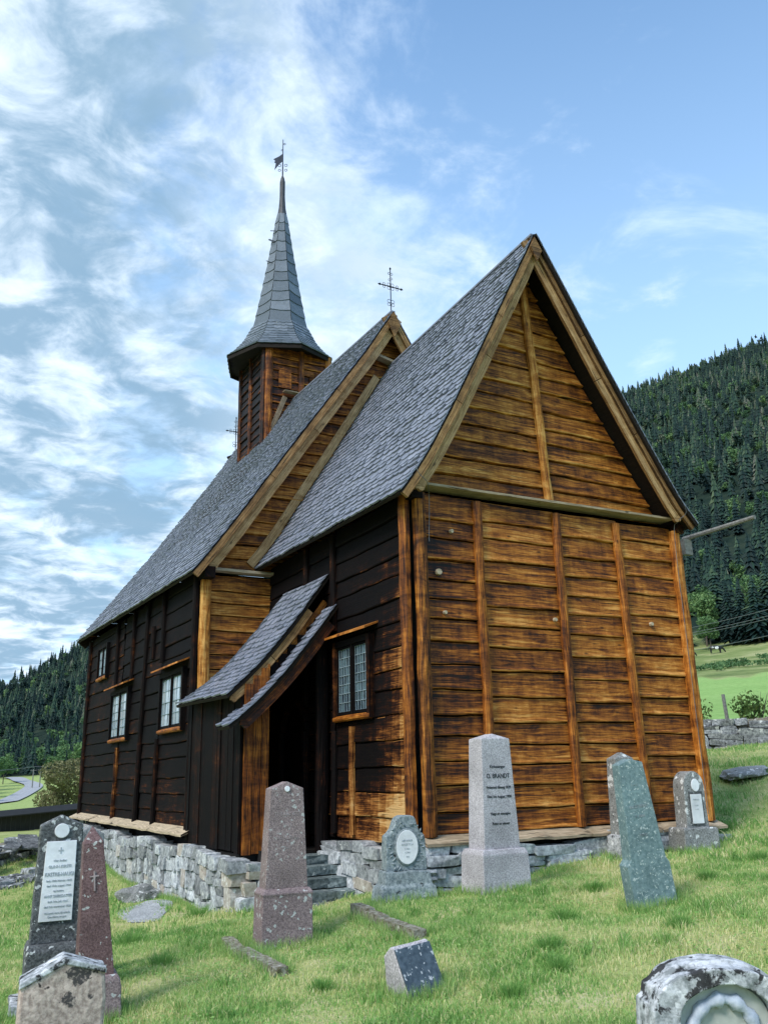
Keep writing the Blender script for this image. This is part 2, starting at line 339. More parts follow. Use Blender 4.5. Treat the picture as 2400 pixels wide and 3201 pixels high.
COLS = [(-180, _col(zs=[-1.2,-1.5,-2,-4,-6,-8,-9,-10,-11,-11,-8,90,120,140,0])),
        (-60, _col(zs=[-1.3,-1.9,-3,-7,-10,-12,-13,-14,-14,-12,-6,80,120,140,0])),
        (0, _col(zs=[-1.0,-1.1,-1.3,-3.4,-5.5,-6.2,-6.6,-6.6,-3.6,0.4,9,92,100,120,0])),
        (6, _col(zs=[-1.0,-.77,-.9,-2.7,-3.8,-4.4,-4.8,-4.9,-.9,2.6,13,113,118,120,0])),
        (10, _col(zs=[-1.1,-.8,-.9,-2.6,-3.6,-4.1,-4.4,-4.2,0,4,18,166,175,160,0])),
        (30, _col(zs=[-.8,-.2,.8,3,6,10,14,24,40,60,120,360,400,300,0])),
        (45, _col(els=[.001,.0170,.045,.070,.088,.103,.120,.165,.205,.24,.325,.415,.33,.14,0])),
        (48, _col(els=[.003,.0178,.046,.072,.091,.106,.125,.170,.21,.25,.335,.428,.34,.14,0])),
        (52, _col(els=[.005,.0230,.048,.074,.094,.110,.134,.178,.22,.26,.345,.445,.35,.14,0])),
        (60, _col(els=[.005,.024,.050,.078,.098,.115,.140,.185,.23,.27,.355,.46,.35,.14,0])),
        (110, _col(zs=[.2,.4,1.2,5,9,13,18,30,45,60,120,350,400,300,0])),
        (180, _col(zs=[-1.2,-1.5,-2,-4,-6,-8,-9,-10,-11,-11,-8,90,120,140,0]))]
CA = np.array([c[0] for c in COLS], float); CZ = np.array([c[1] for c in COLS])
def ground(x, y):
    x = np.atleast_1d(np.asarray(x, float)); y = np.atleast_1d(np.asarray(y, float))
    near = PK[0] + PK[1]*x + PK[2]*y; sw = np.full(x.shape, .02); sr = np.zeros(x.shape)
    for (px, py, _), r in zip(CP, PR):
        w = 1/((x-px)**2 + (y-py)**2 + .25)**1.5; sw += w; sr += w*r
    near = near + sr/sw
    near = near + .025*np.sin(x*1.9+y*.7)*np.sin(y*1.5-x*.4) + .012*np.sin(x*5.1+1)*np.sin(y*4.3)
    dx = x-CAM.x; dy = y-CAM.y; d = np.hypot(dx, dy); a = np.degrees(np.arctan2(dx, dy))
    ld = np.log(np.maximum(d, 18)); lD = np.log(DS)
    k = np.clip(np.searchsorted(CA, a) - 1, 0, len(CA)-2); ta = (a-CA[k])/(CA[k+1]-CA[k]); ta = np.clip(ta, 0, 1)
    # linear interpolation in distance for each azimuth column
    dd = np.clip(d, DS[0], DS[-1]); j = np.clip(np.searchsorted(DS, dd)-1, 0, len(DS)-2); tj = (dd-DS[j])/(DS[j+1]-DS[j])
    z0 = CZ[k, j]*(1-tj) + CZ[k, j+1]*tj; z1 = CZ[k+1, j]*(1-tj) + CZ[k+1, j+1]*tj
    far = z0*(1-ta) + z1*ta
    far = far + np.clip((d-320)/500, 0, 1)*(7*np.sin(x*.013+.5)*np.sin(y*.011) + 4*np.sin(x*.031+y*.027))*.6
    w = np.clip((d-16)/9, 0, 1); w = w*w*(3-2*w)
    return near*(1-w) + far*w
def gz(x, y): return float(ground(x, y)[0])
def polar(azd, d): return (CAM.x + d*math.sin(R(azd)), CAM.y + d*math.cos(R(azd)))

def ground_mat():
    mt, t, p = newmat('meadow_ground'); tcn = t.nodes.new('ShaderNodeTexCoord'); V = tcn.outputs['Object']
    a = noise(V, 1.1, 6, .62, .2, t); b = noise(V, 14, 5, .7, 0, t); c_ = noise(V, 45, 3, .7, 0, t)
    f = fm('ADD', fm('MULTIPLY', a, .5, tree=t), fm('ADD', fm('MULTIPLY', b, .28, tree=t), fm('MULTIPLY', c_, .22, tree=t), tree=t), tree=t)
    lawn = ramp(t, f, [(.30,(.07,.12,.035)),(.42,(.20,.28,.08)),(.52,(.38,.42,.16)),(.62,(.55,.50,.30)),(.8,(.6,.53,.38))])
    fld = mixc(noise(vmath('MULTIPLY', V, (.05,.05,.4), t).outputs[0], 1, 5, .6, 0, t), (.20,.36,.10), (.33,.49,.17), t)
    fld = mixc(1, fld, mapr(noise(vmath('MULTIPLY', V, (1, 1, .3), t).outputs[0], 1.6, 8, .8, 0, t), .35, .65, .72, 1.2, t), t, 'MULTIPLY')
    fld = mixc(mapr(noise(vmath('MULTIPLY', V, (.03,.03,.3), t).outputs[0], 1, 5, .6, 0, t), .5, .7, 0, .5, t), fld, (.35,.42,.16), t)
    past = ramp(t, noise(vmath('MULTIPLY', V, (.09,.09,.5), t).outputs[0], 1, 7, .68, 0, t), [(.3,(.07,.12,.04)),(.5,(.2,.25,.09)),(.7,(.38,.38,.2))])
    c = mixc(attr(t, 'field'), lawn, fld, t); c = mixc(attr(t, 'pasture'), c, past, t)
    rock = ramp(t, noise(V, .06, 6, .7, 0, t), [(.45,(.012,.026,.02)),(.62,(.03,.045,.03)),(.72,(.12,.13,.12))])
    c = mixc(attr(t, 'forest'), c, rock, t)
    t.links.new(c, p.inputs['Base Color']); p.inputs['Roughness'].default_value = .95; p.inputs['Specular IOR Level'].default_value = .1
    bump(t, p, fm('ADD', b, c_, tree=t), .03, .7); return mt
def build_ground():
    na = 560; azs = np.concatenate([np.linspace(-180, -12, 60)[:-1], np.linspace(-12, 66, 300)[:-1], np.linspace(66, 180, 60)])
    ds = np.concatenate([[.0, .8], np.geomspace(1.6, 30, 150), np.geomspace(31, 1500, 170), np.geomspace(1600, 11500, 18)])
    A, D = np.meshgrid(np.radians(azs), ds); X = CAM.x + D*np.sin(A); Y = CAM.y + D*np.cos(A)
    Z = ground(X.ravel(), Y.ravel()).reshape(X.shape); V = np.stack([X, Y, Z], -1).reshape(-1, 3)
    n, mcol = X.shape; i, j = np.meshgrid(np.arange(n-1), np.arange(mcol-1), indexing='ij')
    F = np.stack([i*mcol+j, i*mcol+j+1, (i+1)*mcol+j+1, (i+1)*mcol+j], -1).reshape(-1, 4)[:, ::-1]
    me = raw_mesh('ground', V, F); d = D.ravel(); a = np.degrees(A).ravel()
    wob = 6*np.sin(a*1.1)+4*np.sin(a*3.7)
    right = np.clip((a-22)/6, 0, 1)
    field = np.clip((d-26)/3, 0, 1)*right*(1-np.clip((d-142-wob)/5, 0, 1))
    leftf = np.clip((d-44)/10, 0, 1)*(1-right); field = np.maximum(field, leftf*.35)
    past = np.clip((d-142-wob)/5, 0, 1)*right
    forest = np.clip((d-np.where(a > 22, 236+wob*1.5, 430))/10, 0, 1)
    for nm, arr in (('field', field), ('pasture', past), ('forest', forest)):
        at = me.attributes.new(nm, 'FLOAT', 'POINT'); at.data.foreach_set('value', arr.astype(np.float32))
    o = mesh_obj('ground', me, ground_mat(), smooth=True); tag(o, kind='structure')
build_ground()
# ================================================================== CHURCH
church = thing('church', 'dark brown tarred timber church with slate roofs and a slender spire above the graveyard', 'church', (0, 0, 0))

def plank_wall(mb, O, U, Nn, zs, uL, uR, wear, seed=0, step=.22, cuts=(), cups=1.):
    """horizontal boards in the plane O + u*U + z*Z, outward normal Nn; uL/uR functions of z; wear(u,z)"""
    O = Vector(O); U = Vector(U); Nn = Vector(Nn); flip = U.cross(Vector((0,0,1))).dot(Nn) < 0
    for k in range(len(zs)-1):
        a0, a1 = zs[k], zs[k+1]; tint = random.random(); sd = seed + k*1.37; off = random.random()*50
        top_amp = .012; pr = random.uniform(-.004, .012); cup = random.uniform(.004, .018)*cups
        def bnd(z, u, kk): return z + .016*jn(u*.9, 0, seed + kk*2.11) + .005*jn(u*5, 0, seed+kk)
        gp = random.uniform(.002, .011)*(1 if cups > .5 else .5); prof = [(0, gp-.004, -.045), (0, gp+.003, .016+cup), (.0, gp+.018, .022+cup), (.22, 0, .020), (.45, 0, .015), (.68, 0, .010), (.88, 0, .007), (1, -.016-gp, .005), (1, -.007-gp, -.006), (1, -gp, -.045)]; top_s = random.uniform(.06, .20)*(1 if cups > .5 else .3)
        ulo = min(uL(a0), uL(a1)); uhi = max(uR(a0), uR(a1)); n = max(2, int((uhi-ulo)/step))
        rows = []
        for (s_, dz, dn) in prof:
            zz = a0 + (a1-a0)*s_; l, r = uL(zz), uR(zz); row = []
            for i in range(n+1):
                u = l + (r-l)*i/n
                z = (bnd(a0, u, k)*(1-s_) + bnd(a1, u, k+1)*s_) + dz
                dd = dn + pr + (.006*jn(u*1.3, z, sd) if dn > -.02 else 0)
                row.append((O + U*u + Vector((0,0,z)) + Nn*dd, u, z))
            rows.append(row)
        for j in range(len(prof)-1):
            for i in range(n):
                q = [rows[j][i], rows[j][i+1], rows[j+1][i+1], rows[j+1][i]]
                um = (q[0][1]+q[1][1])/2; zm = (q[0][2]+q[2][2])/2
                if any(c[0] < um < c[1] and c[2] < zm < c[3] for c in cuts): continue
                if flip: q = q[::-1]
                w_ = wear(um, zm) + ((.16 if cups > .5 else .34*max(0, jn(um*1.7, zm, sd))) if j in (1, 7) else 0) + {2: .05, 4: -.02, 5: -.6*top_s, 6: -top_s}.get(j, 0)*(.4+.6*max(0, min(1, .5+jn(um*2.3, k, sd+3))))  # ledge highlight painted in as extra wear; stain below each joint
                mb.face([p[0] for p in q], [(p[1]+off, p[2]+k*3.3) for p in q], tint, w_)
def rows_for(z0, z1, hmin, hmax):
    z = [z0]
    while z[-1] < z1-hmax: z.append(z[-1] + random.uniform(hmin, hmax))
    if z1-z[-1] < hmin*.6: z[-1] = z1
    else: z.append(z1)
    return z
def half_post(mb, base, top, across, outn, wdt, dep, wear=.5, n=16, seed=0., square=0.):
    """rounded vertical post against a wall"""
    base = Vector(base); top = Vector(top); ac = Vector(across); on = Vector(outn); L_ = (top-base).length; o = random.random()*60
    prof = [(-.5, 0), (-.5, .55+square*.3), (-.36, .86+square*.1), (-.12, 1), (.12, 1), (.36, .86+square*.1), (.5, .55+square*.3), (.5, 0)]
    rings = []
    for i in range(n+1):
        s_ = i/n; c = base.lerp(top, s_) + ac*.010*jn(s_*L_*1.4, 0, seed)
        k = 1 + .05*jn(s_*L_*2.1, 1, seed); rings.append([c + ac*(p[0]*wdt*k) + on*(p[1]*dep*(1+.08*jn(s_*L_*3, p[0]*4, seed+1))) for p in prof])
    flip = ac.cross(top-base).dot(on) < 0; tint = random.random()
    for i in range(n):
        for j in range(len(prof)-1):
            q = [rings[i][j], rings[i][j+1], rings[i+1][j+1], rings[i+1][j]]
            uv = [(i*L_/n+o, j*.04), (i*L_/n+o, j*.04+.04), ((i+1)*L_/n+o, j*.04+.04), ((i+1)*L_/n+o, j*.04)]
            if flip: q = q[::-1]; uv = uv[::-1]
            mb.face(q, uv, tint, wear + .08*jn(i*L_/n*1.7, j, seed))
    for ring in (rings[0], rings[-1]): mb.face(ring, None, tint, wear)

X1, Y1 = 5.2, 5.39                 # chancel width, chancel length (nave east wall at Y1)
NX0, NX1 = -1.364, 6.60            # nave side walls
# ---- chancel gable wall (faces -Y)
def slope_x(profile, z):
    for (x0, z0), (x1, z1) in zip(profile[:-1], profile[1:]):
        if min(z0, z1) <= z <= max(z0, z1): return x0 + (x1-x0)*(z-z0)/(z1-z0)
    return profile[0][0] if abs(z-profile[0][1]) < abs(z-profile[-1][1]) else profile[-1][0]
CF_L = [(-.36,4.50), (-.14,4.80), (.13,5.21), (.51,5.88), (1.02,6.84), (2.30,9.32)]
CB_L = [(-.34,4.58), (-.12,4.86), (.18,5.30), (.62,6.02), (1.24,7.0), (2.72,9.46)]
CF_R = [(5.28,4.66), (4.95,5.02), (4.67,5.44), (4.19,6.19), (3.60,7.13), (2.30,9.32)]
CB_R = [(5.46,4.62), (5.18,4.98), (4.92,5.38), (4.4,6.3), (3.9,7.25), (2.72,9.46)]
def wear_gable(u, z): return .64 + .05*jn(u*1.1, z*.9, 3) - (.20 if u < 1.05 else 0)*max(0, 1-abs(z-3.6)/2.6)*.9 + (.04 if 1.2 < u else 0)
w1 = MB(); random.seed(21)
for (a, b, s_) in ((.2, 1.08, 1), (1.14, 2.56, 2), (2.62, 3.84, 3), (3.90, 5.1, 4)):
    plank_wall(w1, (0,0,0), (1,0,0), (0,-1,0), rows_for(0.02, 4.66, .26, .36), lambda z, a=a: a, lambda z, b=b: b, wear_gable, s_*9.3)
gw = w1.build('chancel_gable_wall', M['gable'], church)
w2 = MB()
def wear_top(u, z): return .67 + .05*jn(u, z, 5)
for side in (0, 1):
    zz = rows_for(4.78, 9.0, .24, .36); mid = lambda z: 2.60 - (z-4.78)*.055
    if side == 0: plank_wall(w2, (0,.15,0), (1,0,0), (0,-1,0), zz, lambda z: slope_x(CF_L, z+.14)+.05, mid, wear_top, 70)
    else: plank_wall(w2, (0,.15,0), (1,0,0), (0,-1,0), zz, mid, lambda z: slope_x(CF_R, z+.14)-.05, wear_top, 90)
w2.build('chancel_gable_top', M['top'], church)
g = MB()
for (xb, xt, ztop) in ((1.13, 1.10, 4.62), (2.62, 2.58, 4.62), (3.93, 3.80, 4.6)):
    g = MB(); half_post(g, (xb, -.02, .02), (xt, -.02, ztop), (1,0,0), (0,-1,0), .145, .085, .66, 22, xb); g.build('wall_stud', M['post'], church)
g = MB(); half_post(g, (2.60, .12, 4.80), (2.36, .12, 8.85), (1,0,0), (0,-1,0), .15, .08, .84, 18, 9.1); g.build('gable_stud', M['top'], church)
# corner posts
g = MB(); half_post(g, (.115, -.02, -.0), (.105, -.02, 4.62), (1,0,0), (0,-1,0), .175, .12, .54, 24, 2.2, .3); g.build('corner_post', M['top'], church)
g = MB(); half_post(g, (-.02, .10, -.0), (-.02, .10, 4.62), (0,1,0), (-1,0,0), .17, .11, .54, 24, 4.2, .3); g.build('corner_post', M['post'], church)
g = MB(); half_post(g, (5.13, -.02, 0), (5.08, -.02, 4.6), (1,0,0), (0,-1,0), .18, .13, .66, 24, 6.2, .3); g.build('corner_post', M['post'], church)
# rail under the gable top, with a weathered drip board
g = MB(); g.beam((-.02, -.02, 4.745), (5.0, -.02, 4.795), .30, .035, t=.6, w=.66)
g.build('gable_rail', M['pale'], church)
for (ax_, az_, ay_, w_) in ((2.305, 9.30, -.43, .9), (2.64, 10.64, 4.915, 1.15)):
    g = MB(); o = [Vector((ax_+x*w_, ay_, az_+z*w_)) for x, z in ((0,0), (-.135,-.26), (0,-.54), (.135,-.26))]; b_ = [p+Vector((0,.03,0)) for p in o]; g.face(o, None, .5, .45); g.face(b_[::-1], None, .5, .45)
    for i in range(4): g.face([o[i], b_[i], b_[(i+1) % 4], o[(i+1) % 4]], None, .5, .45)
    g.build('barge_apex_block', M['barge'], church)
# sill weatherboards (sloping)
def sill(name, a, b, n_, z0, z1, wear=.7, segs=3):
    g = MB(); a = Vector(a); b = Vector(b); n_ = Vector(n_)
    for i in range(segs):
        p = a.lerp(b, i/segs + (.001 if i else 0)); q = a.lerp(b, (i+1)/segs - .001); o = random.random()*50
        k = 8
        for j in range(k):
            r0 = p.lerp(q, j/k); r1 = p.lerp(q, (j+1)/k); d0 = .012*jn(j*.9, i, 3); d1 = .012*jn((j+1)*.9, i, 3)
            top = [r0+n_*.02+Vector((0,0,z0)), r1+n_*.02+Vector((0,0,z0)), r1+n_*(.25+d1)+Vector((0,0,z1+d1)), r0+n_*(.25+d0)+Vector((0,0,z1+d0))]
            bot = [v - Vector((0,0,.035)) for v in top]; Ls = (q-p).length
            flip = (top[1]-top[0]).cross(top[2]-top[1]).z < 0
            for fc in (top, [top[3], top[2], bot[2], bot[3]], bot):
                fc2 = fc[::-1] if flip else fc
                uvs = [(((v-a).dot((b-a).normalized()))+o, (v-a).dot(n_)+v.z) for v in fc2]; g.face(fc2, uvs, .3+.3*random.random(), wear)
    return g.build(name, M['pale'], church)
sill('sill_board', (-.05, 0, 0), (5.32, 0, 0), (0,-1,0), .015, -.07, .72, 4)
sill('sill_board', (NX0, 15.6, -.02), (NX0, 5.15, -.02), (-1,0,0), .0, -.10, 1.0, 4)
# ---- chancel side wall (faces -X)
def wear_light_s(u, z):  # tar wear, with corner light and shade towards eave and porch painted in
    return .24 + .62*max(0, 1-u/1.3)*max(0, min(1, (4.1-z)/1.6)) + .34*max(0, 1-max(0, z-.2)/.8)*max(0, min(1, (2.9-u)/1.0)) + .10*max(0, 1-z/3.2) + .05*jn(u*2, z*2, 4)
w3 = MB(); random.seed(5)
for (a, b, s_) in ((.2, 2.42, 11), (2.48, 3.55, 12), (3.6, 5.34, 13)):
    plank_wall(w3, (0,0,0), (0,1,0), (-1,0,0), rows_for(-.12, 4.66, .26, .36), lambda z, a=a: a, lambda z, b=b: b, wear_light_s, s_*3.1, cups=.3)
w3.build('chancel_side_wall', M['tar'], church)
for (y0, z0, y1, z1, wd) in ((1.85, -.05, 1.84, 1.48, .11), (2.45, 3.0, 2.50, 4.6, .13), (2.47, -.05, 2.45, 1.45, .12), (3.57, 1.9, 3.57, 4.6, .12)):
    g = MB(); half_post(g, (-.02, y0, z0), (-.02, y1, z1), (0,1,0), (-1,0,0), wd, .07, .66 if z0 < 1 and y0 < 2 else .3, 12, y0); g.build('wall_stud', M['tar'], church)
# hidden north and west walls so the building is closed
def flat_wall(name, O, U, Nn, w, z0, z1, mat):
    g = MB(); plank_wall(g, O, U, Nn, rows_for(z0, z1, .3, .4), lambda z: 0, lambda z: w, lambda u, z: .4, 33, .8); g.build(name, mat, church)
flat_wall('chancel_north_wall', (5.2, 0, 0), (0,1,0), (1,0,0), 5.4, 0, 4.7, M['tar'])
flat_wall('nave_north_wall', (NX1, Y1, 0), (0,1,0), (1,0,0), 10.05, -.2, 4.6, M['tar'])
# ---- nave side wall (faces -X)
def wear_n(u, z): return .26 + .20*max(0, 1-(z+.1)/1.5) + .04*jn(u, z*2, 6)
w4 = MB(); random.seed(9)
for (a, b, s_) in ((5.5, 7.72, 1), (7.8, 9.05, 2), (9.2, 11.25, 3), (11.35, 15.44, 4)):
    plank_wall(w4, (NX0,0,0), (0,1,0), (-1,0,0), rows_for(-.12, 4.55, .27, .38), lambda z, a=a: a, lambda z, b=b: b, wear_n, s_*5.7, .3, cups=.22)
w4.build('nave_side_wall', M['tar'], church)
for (y0, z0, y1, z1, wd, wr) in ((11.34,-.1,11.26,1.5,.12,.5), (9.27,-.1,8.98,4.5,.14,.35), (7.82,-.1,7.76,1.55,.12,.4), (7.66,3.05,7.68,4.5,.11,.3),
                             (10.26,2.95,10.24,4.5,.11,.3), (11.85,2.95,11.9,4.5,.11,.3), (15.34,-.1,15.34,4.5,.2,.4), (8.45,3.2,8.45,3.9,.16,.3)):
    g = MB(); half_post(g, (NX0-.02, y0, z0), (NX0-.02, y1, z1), (0,1,0), (-1,0,0), wd, .08, wr, 14, y0); g.build('wall_stud', M['tar'], church)
# ---- nave east wall
w5 = MB(); random.seed(14)
plank_wall(w5, (0, Y1, 0), (1,0,0), (0,-1,0), rows_for(-.1, 4.45, .2, .30), lambda z: NX0+.16, lambda z: .02, lambda u, z: .68, 51)
NF_L = [(-1.66,4.36), (-1.3,4.84), (-.9,5.40), (.2,7.03), (1.95,9.56), (2.64,10.66)]
NB_L = [(-1.72,4.55), (-1.36,5.02), (-.95,5.58), (.25,7.22), (1.98,9.74), (2.74,10.95)]
NF_R = [(6.94,4.36), (6.58,4.84), (6.18,5.40), (5.06,7.03), (3.32,9.56), (2.64,10.66)]
NB_R = [(7.1,4.55), (6.74,5.02), (6.35,5.58), (5.2,7.22), (3.4,9.74), (2.74,10.95)]
plank_wall(w5, (0, Y1-.04, 0), (1,0,0), (0,-1,0), rows_for(4.52, 10.5, .22, .32), lambda z: slope_x(NF_L, z+.12)+.04, lambda z: slope_x(NF_R, z+.12)-.04, lambda u, z: .64, 57)
w5.build('nave_east_wall', M['top'], church)
flat = MB(); plank_wall(flat, (NX1, 15.44, 0), (-1,0,0), (0,1,0), rows_for(-.2, 10.6, .3, .4), lambda z: 0 if z < 4.6 else NX1-slope_x(NB_R, z)+.1, lambda z: NX1-NX0 if z < 4.6 else NX1-slope_x(NB_L, z)-.1, lambda u, z: .4, 77, .9)
flat.build('nave_west_wall', M['tar'], church)
g = MB(); plank_wall(g, (0, Y1+.02, 0), (1,0,0), (0,-1,0), rows_for(0, 4.5, .4, .5), lambda z: 5.2, lambda z: NX1, lambda u, z: .5, 58, .8); g.build('nave_east_wall_north', M['gable'], church)
g = MB(); half_post(g, (NX0+.085, Y1-.02, -.1), (NX0+.085, Y1-.02, 4.42), (1,0,0), (0,-1,0), .19, .12, .78, 20, 8.8, .3)
g.build('corner_post', M['top'], church)
g = MB(); half_post(g, (NX0-.02, Y1+.09, -.1), (NX0-.02, Y1+.09, 4.42), (0,1,0), (-1,0,0), .16, .09, .34, 20, 7.8, .3); g.build('corner_post', M['tar'], church)
g = MB(); g.beam((NX0+.1, Y1-.12, 4.50), (.0, Y1-.12, 4.50), .2, .05, t=.5, w=.8); g.build('nave_rail', M['pale'], church)
g = MB(); g.box((2.62, 2.75, 2.3), (2.53,0,0), (0,2.68,0), (0,0,2.3)); g.box((2.62, 10.4, 2.1), (3.93,0,0), (0,4.96,0), (0,0,2.3)); g.build('wall_core', M['dark'], church)
# ---- roofs
def prof_at(pf, pb, s_):
    return [(a[0]*(1-s_)+b[0]*s_, a[1]*(1-s_)+b[1]*s_) for a, b in zip(pf, pb)]
def cum(pf):
    c = [0]
    for a, b in zip(pf[:-1], pf[1:]): c.append(c[-1] + math.hypot(b[0]-a[0], b[1]-a[1]))
    return c
class RoofS:
    def __init__(s, pf, pb, y0, y1): s.pf, s.pb, s.y0, s.y1 = pf, pb, y0, y1; s.T = cum(prof_at(pf, pb, .5))[-1]; s.ly = y1-y0
    def at(s, u, t):
        """u metres along the ridge, t metres up from the eave"""
        q = min(max(u/s.ly, -.05), 1.05); P = prof_at(s.pf, s.pb, q); c = cum(P); tt = min(max(t/s.T, 0), 1)*c[-1]
        for i in range(len(c)-1):
            if tt <= c[i+1] or i == len(c)-2:
                k = (tt-c[i])/(c[i+1]-c[i]); x = P[i][0]+(P[i+1][0]-P[i][0])*k; z = P[i][1]+(P[i+1][1]-P[i][1])*k
                dx = P[i+1][0]-P[i][0]; dz = P[i+1][1]-P[i][1]; l = math.hypot(dx, dz)
                return Vector((x, s.y0+u, z)), Vector((-dz/l, 0, dx/l)) * (1 if dx >= 0 else -1)
def slates(S, expo, wmin, wmax, seed, sag=.02, skip=None, rnd=.5, lf=1.):
    random.seed(seed); V = []; F4 = []; tn = []; rows = int(S.T/expo); e = S.T/rows
    for k in range(rows):
        t0 = k*e; u = -.02; fw = random.uniform(wmin*.45, wmax); yo = .012*math.sin(k*1.7)
        while u < S.ly+.02:
            w = fw or random.uniform(wmin, wmax); fw = 0; u1 = min(u+w, S.ly+.05)
            if S.ly - u1 < wmin*.5: u1 = S.ly+.04
            if skip and skip((u+u1)/2, t0): u = u1; continue
            tint = min(1, max(0, random.gauss(.5, .13))); lift = random.uniform(.020, .040)*lf + (.006 if lf < 1 else 0); gap = .004
            jt = (random.uniform(-.018, .018) + yo)*lf; d = random.uniform(.01, .075)*rnd*lf; sk = random.uniform(-.01, .01)
            a, b = u+gap, u1-gap; mid = (a+b)/2
            tail = [(a, .022+d+sk), (a+(b-a)*.2, .004+d*.3), (mid, 0), (a+(b-a)*.8, .004+d*.3-sk*.5), (b, .022+d-sk)]
            top = []; bot = []
            for (uu, dt) in tail:
                P, nn = S.at(uu, max(t0+jt+dt, -.03) if t0 > 0 else t0+dt*.6+jt*.3); bulge = sag*math.sin(min(max(uu/S.ly, 0), 1)*3.14)*math.sin(t0/S.T*3.14)
                top.append(P+nn*(lift-bulge+.012)); bot.append(P+nn*(lift-bulge-.014))
            head = []
            for uu in (b, mid, a):
                P, nn = S.at(uu, min(t0+e*1.5, S.T)); bulge = sag*math.sin(min(max(uu/S.ly, 0), 1)*3.14)*math.sin(t0/S.T*3.14); head.append(P+nn*(.004-bulge+.006))
            base = len(V); V += [tuple(p) for p in top+bot+head]
            F4 += [(base+0, base+1, base+11, base+12), (base+1, base+2, base+11, base+11), (base+2, base+3, base+11, base+11), (base+3, base+4, base+10, base+11)]
            F4 += [(base+5+i, base+6+i, base+1+i, base+i) for i in range(4)]
            F4 += [(base+5, base+0, base+12, base+12), (base+4, base+9, base+10, base+10)]
            tn += [tint]*10; u = u1
    return V, F4, tn
def slate_obj(name, parts, mat, parent):
    V = []; F = []; T = []
    for v, f, t in parts: b = len(V); V += v; F += [tuple(i+b for i in q) for q in f]; T += t
    mb = MB(); me = bpy.data.meshes.new(name)
    F2 = [tuple(dict.fromkeys(q)) for q in F]; me.from_pydata(V, [], F2)
    a = me.attributes.new('tint', 'FLOAT', 'FACE'); a.data.foreach_set('value', np.array(T, np.float32)); me.update()
    return mesh_obj(name, me, mat, parent)
def deck(mb, S, th=.05, inset=0., n=10, m_=14):
    for side in (0, 1):
        off = -.004 if side == 0 else -th
        for i in range(n):
            for j in range(m_):
                q = []
                for (a, b) in ((i, j), (i+1, j), (i+1, j+1), (i, j+1)):
                    P, nn = S.at(inset+(S.ly-2*inset)*a/n, S.T*b/m_); q.append(P+nn*off)
                mb.face(q if side == 0 else q[::-1], None, .5, .4)
    for j in range(m_):
        for a in (inset, S.ly-inset):
            P, n0 = S.at(a, S.T*j/m_); Q, n1_ = S.at(a, S.T*(j+1)/m_); mb.face([P-n0*.004, Q-n1_*.004, Q-n1_*th, P-n0*th], None, .5, .4)
    for i in range(n):
        P, n0 = S.at(inset+(S.ly-2*inset)*i/n, 0); Q, n1_ = S.at(inset+(S.ly-2*inset)*(i+1)/n, 0); mb.face([P-n0*.004, Q-n1_*.004, Q-n1_*th, P-n0*th], None, .5, .4)
def barge(S, u, d0, d1, th, tA, tB, mat, name='barge_board', out=-1, foot=None, wear=.7, splits=2):
    """board along the verge at ridge-distance u, between perpendicular depths d0..d1 under the roof line"""
    mb = MB(); n = 26; o = random.random()*30
    for sgm in range(splits):
        a_ = tA + (tB-tA)*sgm/splits; b_ = tA + (tB-tA)*(sgm+1)/splits - (.012 if sgm < splits-1 else 0)
        for i in range(n//splits):
            k = n//splits; t0 = a_+(b_-a_)*i/k; t1 = a_+(b_-a_)*(i+1)/k
            P, n0 = S.at(u, t0); Q, n1_ = S.at(u, t1); y0 = Vector((0, out*th/2, 0)); j = .006*jn(t0*2.3, 0, d0*9); j1 = .006*jn(t1*2.3, 0, d0*9)
            c = [P-n0*d0, Q-n1_*d0, Q-n1_*(d1+j1), P-n0*(d1+j)]
            fr = [p+y0 for p in c]; bk = [p-y0 for p in c]; uv = [(t0+o, 0), (t1+o, 0), (t1+o, d1-d0), (t0+o, d1-d0)]
            tt = .3+.4*((sgm*37+int(o*10)) % 7)/7
            for q in (fr, bk[::-1]): mb.face(q, uv, tt, wear)
            mb.face([fr[3], fr[2], bk[2], bk[3]], uv, tt, wear-.2); mb.face([bk[0], bk[1], fr[1], fr[0]], uv, tt, wear-.2)
            if i == 0: mb.face([fr[0], fr[3], bk[3], bk[0]], uv, tt, wear)
            if i == k-1: mb.face([fr[2], fr[1], bk[1], bk[2]], uv, tt, wear)
    if foot:   # carved scroll at the foot: a lobed end piece
        P, n0 = S.at(u, tA); dirv = (S.at(u, tA)[0]-S.at(u, tA+.3)[0]).normalized(); r = (d1-d0)*.5; c = P-n0*(d0+r*1.0)
        outl = [c+dirv*(r*x)+n0*(r*y) for x, y in ((-.1,1), (.5,.95), (1.15,.5), (1.3,.15), (.9,-.05), (1.0,-.45), (.75,-.95), (.25,-1.1), (-.1,-1.0))]
        fr = [p+Vector((0, out*th*.5, 0)) for p in outl]; bk = [p-Vector((0, out*th*.5, 0)) for p in outl]
        mb.face(fr, None, .5, wear); mb.face(bk[::-1], None, .5, wear)
        for i in range(len(fr)): mb.face([fr[i], fr[(i+1) % len(fr)], bk[(i+1) % len(fr)], bk[i]], None, .5, wear-.2)
    return mb.build(name, mat, church)
CL = RoofS(CF_L, CB_L, -.37, Y1-.05); CR = RoofS(CF_R, CB_R, -.43, Y1-.05)
NLf = RoofS(NF_L, NB_L, 4.97, 15.82); NRt = RoofS(NF_R, NB_R, 4.97, 15.82)
def in_tower(u, t):
    P, _ = NLf.at(u, t); return 1.86 < P.x < 3.8 and 10.8 < P.y < 12.7
r1_ = slate_obj('chancel_roof', [slates(CL, .135, .16, .28, 3), slates(CR, .12, .25, .4, 4, lf=.1)], M['slate'], church)
r1_['label'] = 'steep slate roof over the chancel, pale lilac grey slates'
